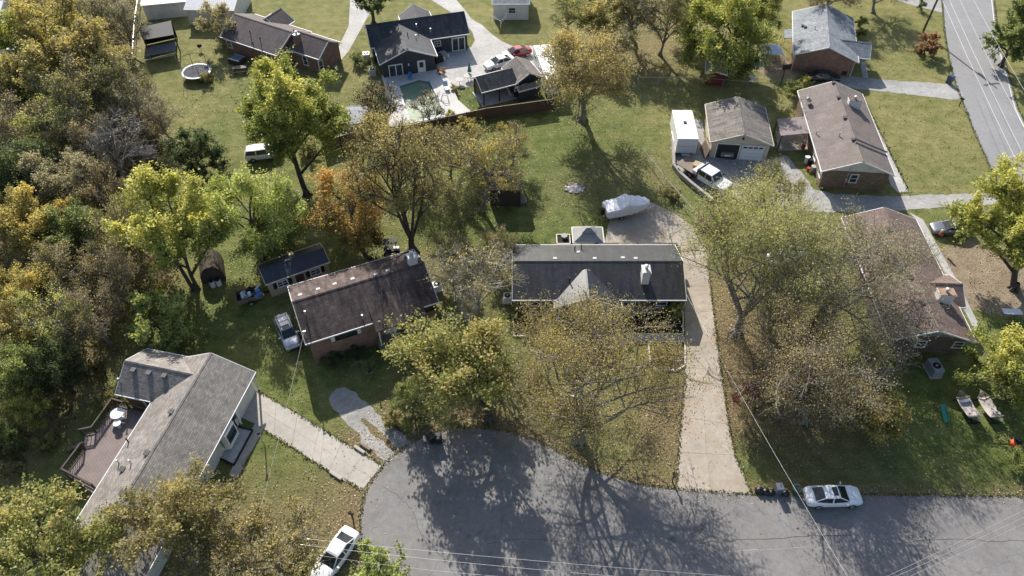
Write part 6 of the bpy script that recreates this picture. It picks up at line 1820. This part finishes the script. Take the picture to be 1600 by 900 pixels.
# crown centre px, crown width px, height m, palette, shape, label
WOOD_TREES = [
 (25, 55, 120, 11, 'yellowgreen', 'full', 'leafy yellow-green tree at the top left corner of the woods'),
 (92, 52, 130, 13, 'gold', 'full', 'tallest golden-crowned tree at the top of the woods'),
 (150, 92, 120, 12, 'amber', 'full', 'golden tree right of the tallest one in the woods'),
 (45, 120, 120, 11, 'olive', 'full', 'broad olive tree below the corner tree of the woods'),
 (120, 150, 120, 11, 'olive', 'thin', 'olive tree under the golden crowns of the woods'),
 (180, 132, 110, 10, 'olive', 'thin', 'olive thinning tree at the lawn edge near the black lean-to'),
 (185, 30, 85, 9, 'drab', 'thin', 'grey-brown tree beside the long fence at the top'),
 (145, 15, 80, 9, 'drab', 'thin', 'faded thin tree behind the golden crowns at the top'),
 (25, 195, 110, 9, 'brown', 'thin', 'brown thinning tree by the left edge above the middle of the woods'),
 (75, 205, 100, 9, 'yellowgreen', 'thin', 'thin yellow-green tree in the shadows at the upper left of the woods'),
 (215, 165, 80, 8, 'drab', 'thin', 'thin bare-twigged tree in front of the trampoline lawn'),
 (255, 185, 60, 6, 'drab', 'thin', 'small leafless tree on the lawn edge by the evergreen shrub'),
 (130, 215, 90, 8, 'brown', 'thin', 'brown tree behind the dead grey tree'),
 (30, 270, 110, 9, 'darkgreen', 'full', 'dark green tree at the left edge of the middle woods'),
 (95, 285, 110, 9, 'drab', 'full', 'pale drab tree below the dead grey tree'),
 (150, 300, 90, 8, 'brown', 'thin', 'russet twiggy tree left of the tree over the hut'),
 (55, 350, 105, 9, 'gold', 'full', 'orange-gold tree near the left edge, middle of the woods'),
 (15, 340, 80, 8, 'olive', 'full', 'olive tree cut by the left edge, middle of the woods'),
 (120, 365, 105, 8, 'midgreen', 'full', 'grey-green leafy tree in the middle of the woods'),
 (185, 375, 95, 8, 'olive', 'thin', 'thin olive tree left of the small round hut'),
 (210, 330, 70, 7, 'yellowgreen', 'thin', 'thin yellow-green tree just left of the tree over the hut'),
 (40, 455, 100, 8, 'gold', 'full', 'bright gold bushy tree at the left edge below the middle'),
 (110, 425, 110, 8, 'amber', 'thin', 'amber thin tree beside the bright gold bushy one'),
 (175, 430, 90, 7.5, 'brown', 'thin', 'brown twiggy tree at the clearing below the hut'),
 (20, 520, 90, 8, 'amber', 'full', 'amber tree cut by the left edge below the gold one'),
 (85, 505, 110, 9, 'yellowgreen', 'thin', 'thin yellow-green tree below the gold one in the lower woods'),
 (145, 495, 90, 8, 'brown', 'thin', 'brown tree at the edge of the lower woods'),
 (25, 585, 100, 8, 'midgreen', 'full', 'green tree at the left edge of the lower woods'),
 (85, 575, 85, 7, 'darkgreen', 'full', 'dark green tree in the shade of the lower woods'),
 (40, 640, 70, 5, 'yellowgreen', 'full', 'small yellow-green tree lowest in the woods'),
 (8, 690, 60, 6, 'darkgreen', 'full', 'dark tree at the left edge beside the deck lawn'),
 (940, 25, 95, 9, 'olive', 'full', 'olive tree behind the big brown-gold tree at the top'),
 (895, 15, 85, 8, 'yellowgreen', 'thin', 'thin yellow-green tree left of the top centre grove'),
 (1000, 12, 100, 11, 'drab', 'thin', 'thin drab tree in the top centre grove'),
 (1042, 20, 85, 12, 'olive', 'thin', 'olive tree with tall dark trunk in the top centre grove'),
 (1085, -5, 100, 11, 'midgreen', 'full', 'green tree behind the full tree over the red shed'),
 (1195, 12, 70, 10, 'yellowgreen', 'full', 'yellow-green tree left of the blue-grey roof'),
 (1295, -20, 110, 9, 'brown', 'thin', 'brown bare tree behind the blue-grey roof'),
 (1380, -22, 90, 8, 'brown', 'thin', 'brown tree at the top beside the main road'),
 (965, 70, 70, 6, 'olive', 'thin', 'thin olive tree right of the big brown-gold tree'),
 (648, 232, 85, 7.5, 'gold', 'thin', 'golden thin tree in front of the pool fence'),
 (700, 238, 75, 7, 'amber', 'thin', 'amber thin tree right of the golden one at the pool fence'),
 (800, 225, 70, 6, 'gold', 'thin', 'pale gold scrubby tree below the pool pavilion fence'),
 (560, 232, 55, 6, 'olive', 'thin', 'olive scrubby tree beside the tall many-stemmed one'),
 (715, 310, 80, 7, 'olive', 'thin', 'olive tree left of the dark garden shed'),
 (700, 390, 60, 5.5, 'amber', 'thin', 'straggly amber tree right of the white chimney'),
 (780, 385, 62, 6, 'amber', 'thin', 'straggly amber tree at the back corner of the black roof'),
 (1215, 300, 95, 8, 'olive', 'thin', 'olive tree between the gravel yard and the large sparse tree'),
 (1220, 470, 110, 8, 'drab', 'thin', 'drab tangled tree right of the leaning trunk'),
 (1230, 620, 90, 6.5, 'brown', 'thin', 'brown tangled tree above the parked white sedan'),
 (1310, 610, 85, 6.5, 'amber', 'thin', 'amber tree left of the low yellow-green one'),
 (640, 620, 60, 4, 'midgreen', 'full', 'small green tree at the left foot of the maple'),
 (770, 600, 80, 6, 'olive', 'thin', 'thin olive tree between the maple and the wide half-bare one'),
 (1180, 650, 60, 4, 'amber', 'thin', 'small amber tree beside the wine-red shrub'),
]
for i, (u, v, wpx, h, pal, kind, lab) in enumerate(WOOD_TREES):
    c = crown_base(u, v, h, .12)
    R = wpx / 2 / ppm(c.x, c.y, h * .55)
    s = R / 4.2
    mesh = shape((pal, 100 + (i % 2) * 7 + len(pal), kind))
    plant('woodland_tree' if i < 31 else 'yard_tree', lab, 'tree', c, mesh, s, rng.uniform(0, 6.28), 'trees of the left woods' if i < 31 else 'yard trees', (h / 10) / s)
BUSHES = [
 (322, 122, 22, 1.6, 'olive', 'small bush beside the round trampoline'), (1239, 138, 34, 2.2, 'midgreen', 'dark green bush behind the ranch house corner'),
 (1259, 130, 26, 1.6, 'yellowgreen', 'yellow bush behind the brown ranch roof'), (1346, 35, 20, 1.8, 'midgreen', 'green bush beside the far right wall of the blue-grey roofed house'),
 (1345, 52, 20, 1.6, 'midgreen', 'green bush at the near right side of the blue-grey roofed house'), (612, 655, 34, 1.6, 'olive', 'olive bush beside the gravel two-track drive'),
 (634, 663, 24, 1.2, 'lightgreen', 'fresh green bush by the landscape timber'), (655, 640, 40, 1.8, 'olive', 'scrubby bush between timber and maple trunk'),
 (520, 560, 42, 1.3, 'darkgreen', 'dark shrub under the brick front wall'), (555, 548, 36, 1.2, 'darkgreen', 'dark shrub right of the first under the brick front wall'),
 (578, 568, 30, 1.0, 'midgreen', 'low green shrub before the front porch'), (810, 492, 20, 1.6, 'darkgreen', 'dark upright shrub at the left front corner of the black-roofed house'),
 (705, 180, 20, 1.5, 'yellowgreen', 'yellow-green shrub inside the pool fence'), (690, 112, 16, 1.2, 'rust', 'rusty potted shrub at the corner of the slate-blue house'),
 (710, 140, 16, 1.0, 'brown', 'brown shrub beside the pool lawn strip'), (1440, 8, 14, 1.8, 'darkgreen', 'dark shrub at the side street corner'),
 (560, 92, 30, 1.8, 'midgreen', 'green shrubs at the left wall of the slate-blue house'), (1595, 720, 46, 2.6, 'midgreen', 'dark green shrub at the right edge beyond the hammocks'),
 (170, 620, 50, 2.0, 'olive', 'olive scrub left of the grey shingled house wing'), (70, 690, 40, 1.6, 'olive', 'low scrub on the shaded lawn left of the deck'),
 (1100, 345, 40, 1.4, 'brown', 'brown brush along the wire fence'), (1050, 300, 34, 1.2, 'olive', 'low brush on the slope below the retaining wall'),
 (745, 285, 44, 2.2, 'darkgreen', 'dark green shrub left of the dark garden shed'), (480, 230, 40, 2.0, 'olive', 'olive shrub below the bright yellow-green tree'),
 (230, 215, 40, 2.2, 'drab', 'grey scrub under the bare-twigged tree'), (35, 150, 44, 2.2, 'lightgreen', 'light green scrub between the upper left trees'),
]
for i, (u, v, wpx, h, pal, lab) in enumerate(BUSHES):
    c = crown_base(u, v, h, .02)
    s = wpx / 2 / ppm(c.x, c.y, h/2) / 2.4
    plant('shrub', lab, 'shrub', c, shape((pal, 300 + len(pal), 'bush')), s, rng.uniform(0, 6.28), 'shrubs', (h / 4) / s)

# undergrowth fills the woods between the stems
def undergrowth():
    r = np.random.default_rng(5)
    xs = [p.x for p in WOODS]; ys = [p.y for p in WOODS]
    n = 2600
    X = r.uniform(max(-95, min(xs)), max(xs), n * 3); Y = r.uniform(min(ys), min(125, max(ys)), n * 3)
    k = inside_np(X, Y, WOODS)
    X, Y = X[k][:n], Y[k][:n]
    per = 26
    C = np.stack([np.repeat(X, per), np.repeat(Y, per), np.zeros(len(X) * per)], 1)
    hgt = np.repeat(r.gamma(2.0, .35, len(X)), per)
    C[:, :2] += r.normal(size=(len(C), 2)) * .45
    C[:, 2] = np.abs(r.normal(size=len(C))) * hgt * .8 + .05
    tint = np.repeat(r.random(len(X)), per) * .7 + r.random(len(C)) * .3
    m = leaf_cloud('undergrowth', C, tint, .15, leafmat('leaves_scrub', [(.06,.065,.025), (.13,.12,.045), (.21,.18,.07), (.30,.25,.11)]), seed=4)
    tag(link('undergrowth', m), 'tangled brown and olive scrub covering the floor of the left woods', kind='stuff')
undergrowth()

# fallen leaves under the trees, along the road edge and on the drives
def fallen():
    r = np.random.default_rng(9)
    pts = []
    for (x, y, s) in TREES:
        n = int(240 * min(1.6, max(.3, s)))
        pts.append(np.stack([r.normal(x + .8, 3.2, n), r.normal(y - .6, 3.2, n)], 1))
    for (u, v, rad, a) in LITTER:
        p = G(u, v)
        n = int(330 * a * rad / 2)
        pts.append(np.stack([r.normal(p.x, rad, n), r.normal(p.y, rad, n)], 1))
    e = ROAD_EDGE
    for a, b in zip(e[:-1], e[1:]):
        n = int((b - a).length * 26)
        t = r.random(n)
        nrm = (b - a).normalized()
        dx = r.normal(.1, .32, n)
        pts.append(np.stack([a.x + (b.x - a.x) * t - nrm.y * dx, a.y + (b.y - a.y) * t + nrm.x * dx], 1))
    n = 500
    pts.append(np.stack([r.uniform(-14, 40, n), r.uniform(20, 36, n)], 1))      # strays on the asphalt
    n = 9000
    pts.append(np.stack([r.uniform(-60, 60, n), r.uniform(28, 110, n)], 1))     # strays on the lawns
    P_ = np.concatenate(pts)
    on = inside_np(P_[:, 0], P_[:, 1], inset(ROAD, 1, .0))
    far_in = inside_np(P_[:, 0], P_[:, 1] + .9, ROAD) & on
    keep = ~far_in | (r.random(len(P_)) < .16)
    for o_ in list(drv.children) + list(drv2.children):
        vv = [v.co for v in o_.data.vertices]; vv = vv[:len(vv)//2]
        keep &= ~inside_np(P_[:, 0], P_[:, 1], vv) | (r.random(len(P_)) < .2)
    P_, on = P_[keep], on[keep]
    C = np.concatenate([P_, np.where(on, .022, .05)[:, None]], 1)
    C[:, 2] += r.random(len(C)) * .015
    m = leaf_cloud('fallen_leaves', C, r.random(len(C)), .06, leafmat('leaves_fallen', [(.16,.11,.06), (.29,.2,.11), (.42,.32,.19), (.55,.47,.33)], .1), flat=6, seed=3)
    tag(link('fallen_leaves', m), 'tan and orange fallen leaves scattered over lawns, road edge and driveways', kind='stuff')
fallen()

def fringe():
    """ragged grass blades overhanging the edges of road and drives"""
    r = np.random.default_rng(21)
    runs = [ROAD_EDGE, W([(1176, 773), (1148, 711), (1139, 663), (1132, 616), (1126, 577), (1115, 487), (1110, 447), (1106, 405)]), W([(1056, 766), (1060, 707), (1064, 652), (1068, 612), (1071, 582)]),
            W([(402, 610), (465, 647), (535, 690), (597, 727)]), W([(412, 672), (456, 699), (514, 737), (566, 766)]), R1[:], R2[:], W([(392, 707), (371, 750)]), W([(1404, 302), (1420, 300), (1351, 158)])]
    C = []
    for run in runs:
        for a, b in zip(run[:-1], run[1:]):
            n = int((b - a).length * 34)
            t = r.random(n); d = (b - a).normalized(); o = r.normal(0, .09, n)
            C.append(np.stack([a.x + (b.x - a.x)*t - d.y*o, a.y + (b.y - a.y)*t + d.x*o, r.uniform(.03, .1, n)], 1))
    n = 26000                                             # taller tufts across the lawns
    X = r.uniform(-45, 62, n); Y = r.uniform(26, 100, n)
    k = ~inside_np(X, Y, ROAD)
    for o_ in bpy.data.objects:                           # keep the paving bare
        if o_.type == 'MESH' and o_.name.split('.')[0] in ('slab', 'gravel_yard', 'gravel_lane', 'gravel_drive', 'parking_court', 'lane', 'front_walk', 'side_walk', 'main_road', 'patio', 'mulch'):
            M_ = o_.matrix_basis if o_.parent is None else Matrix.Translation(o_.parent.location) @ o_.matrix_basis
            vv = [M_ @ v.co for v in o_.data.vertices]; vv = vv[:len(vv)//2]
            k &= ~inside_np(X, Y, vv)
    C.append(np.stack([X[k], Y[k], r.uniform(.02, .05, k.sum())], 1))
    C = np.concatenate(C)
    m = leaf_cloud('grass_tufts', C, r.random(len(C)), .075, leafmat('blades', [(.07,.09,.025), (.14,.16,.045), (.22,.22,.07), (.33,.28,.12)], .3), flat=.1, seed=8)
    tag(link('grass_tufts', m), 'ragged grass tufts along the road and drive edges and over the lawns', kind='stuff')
fringe()
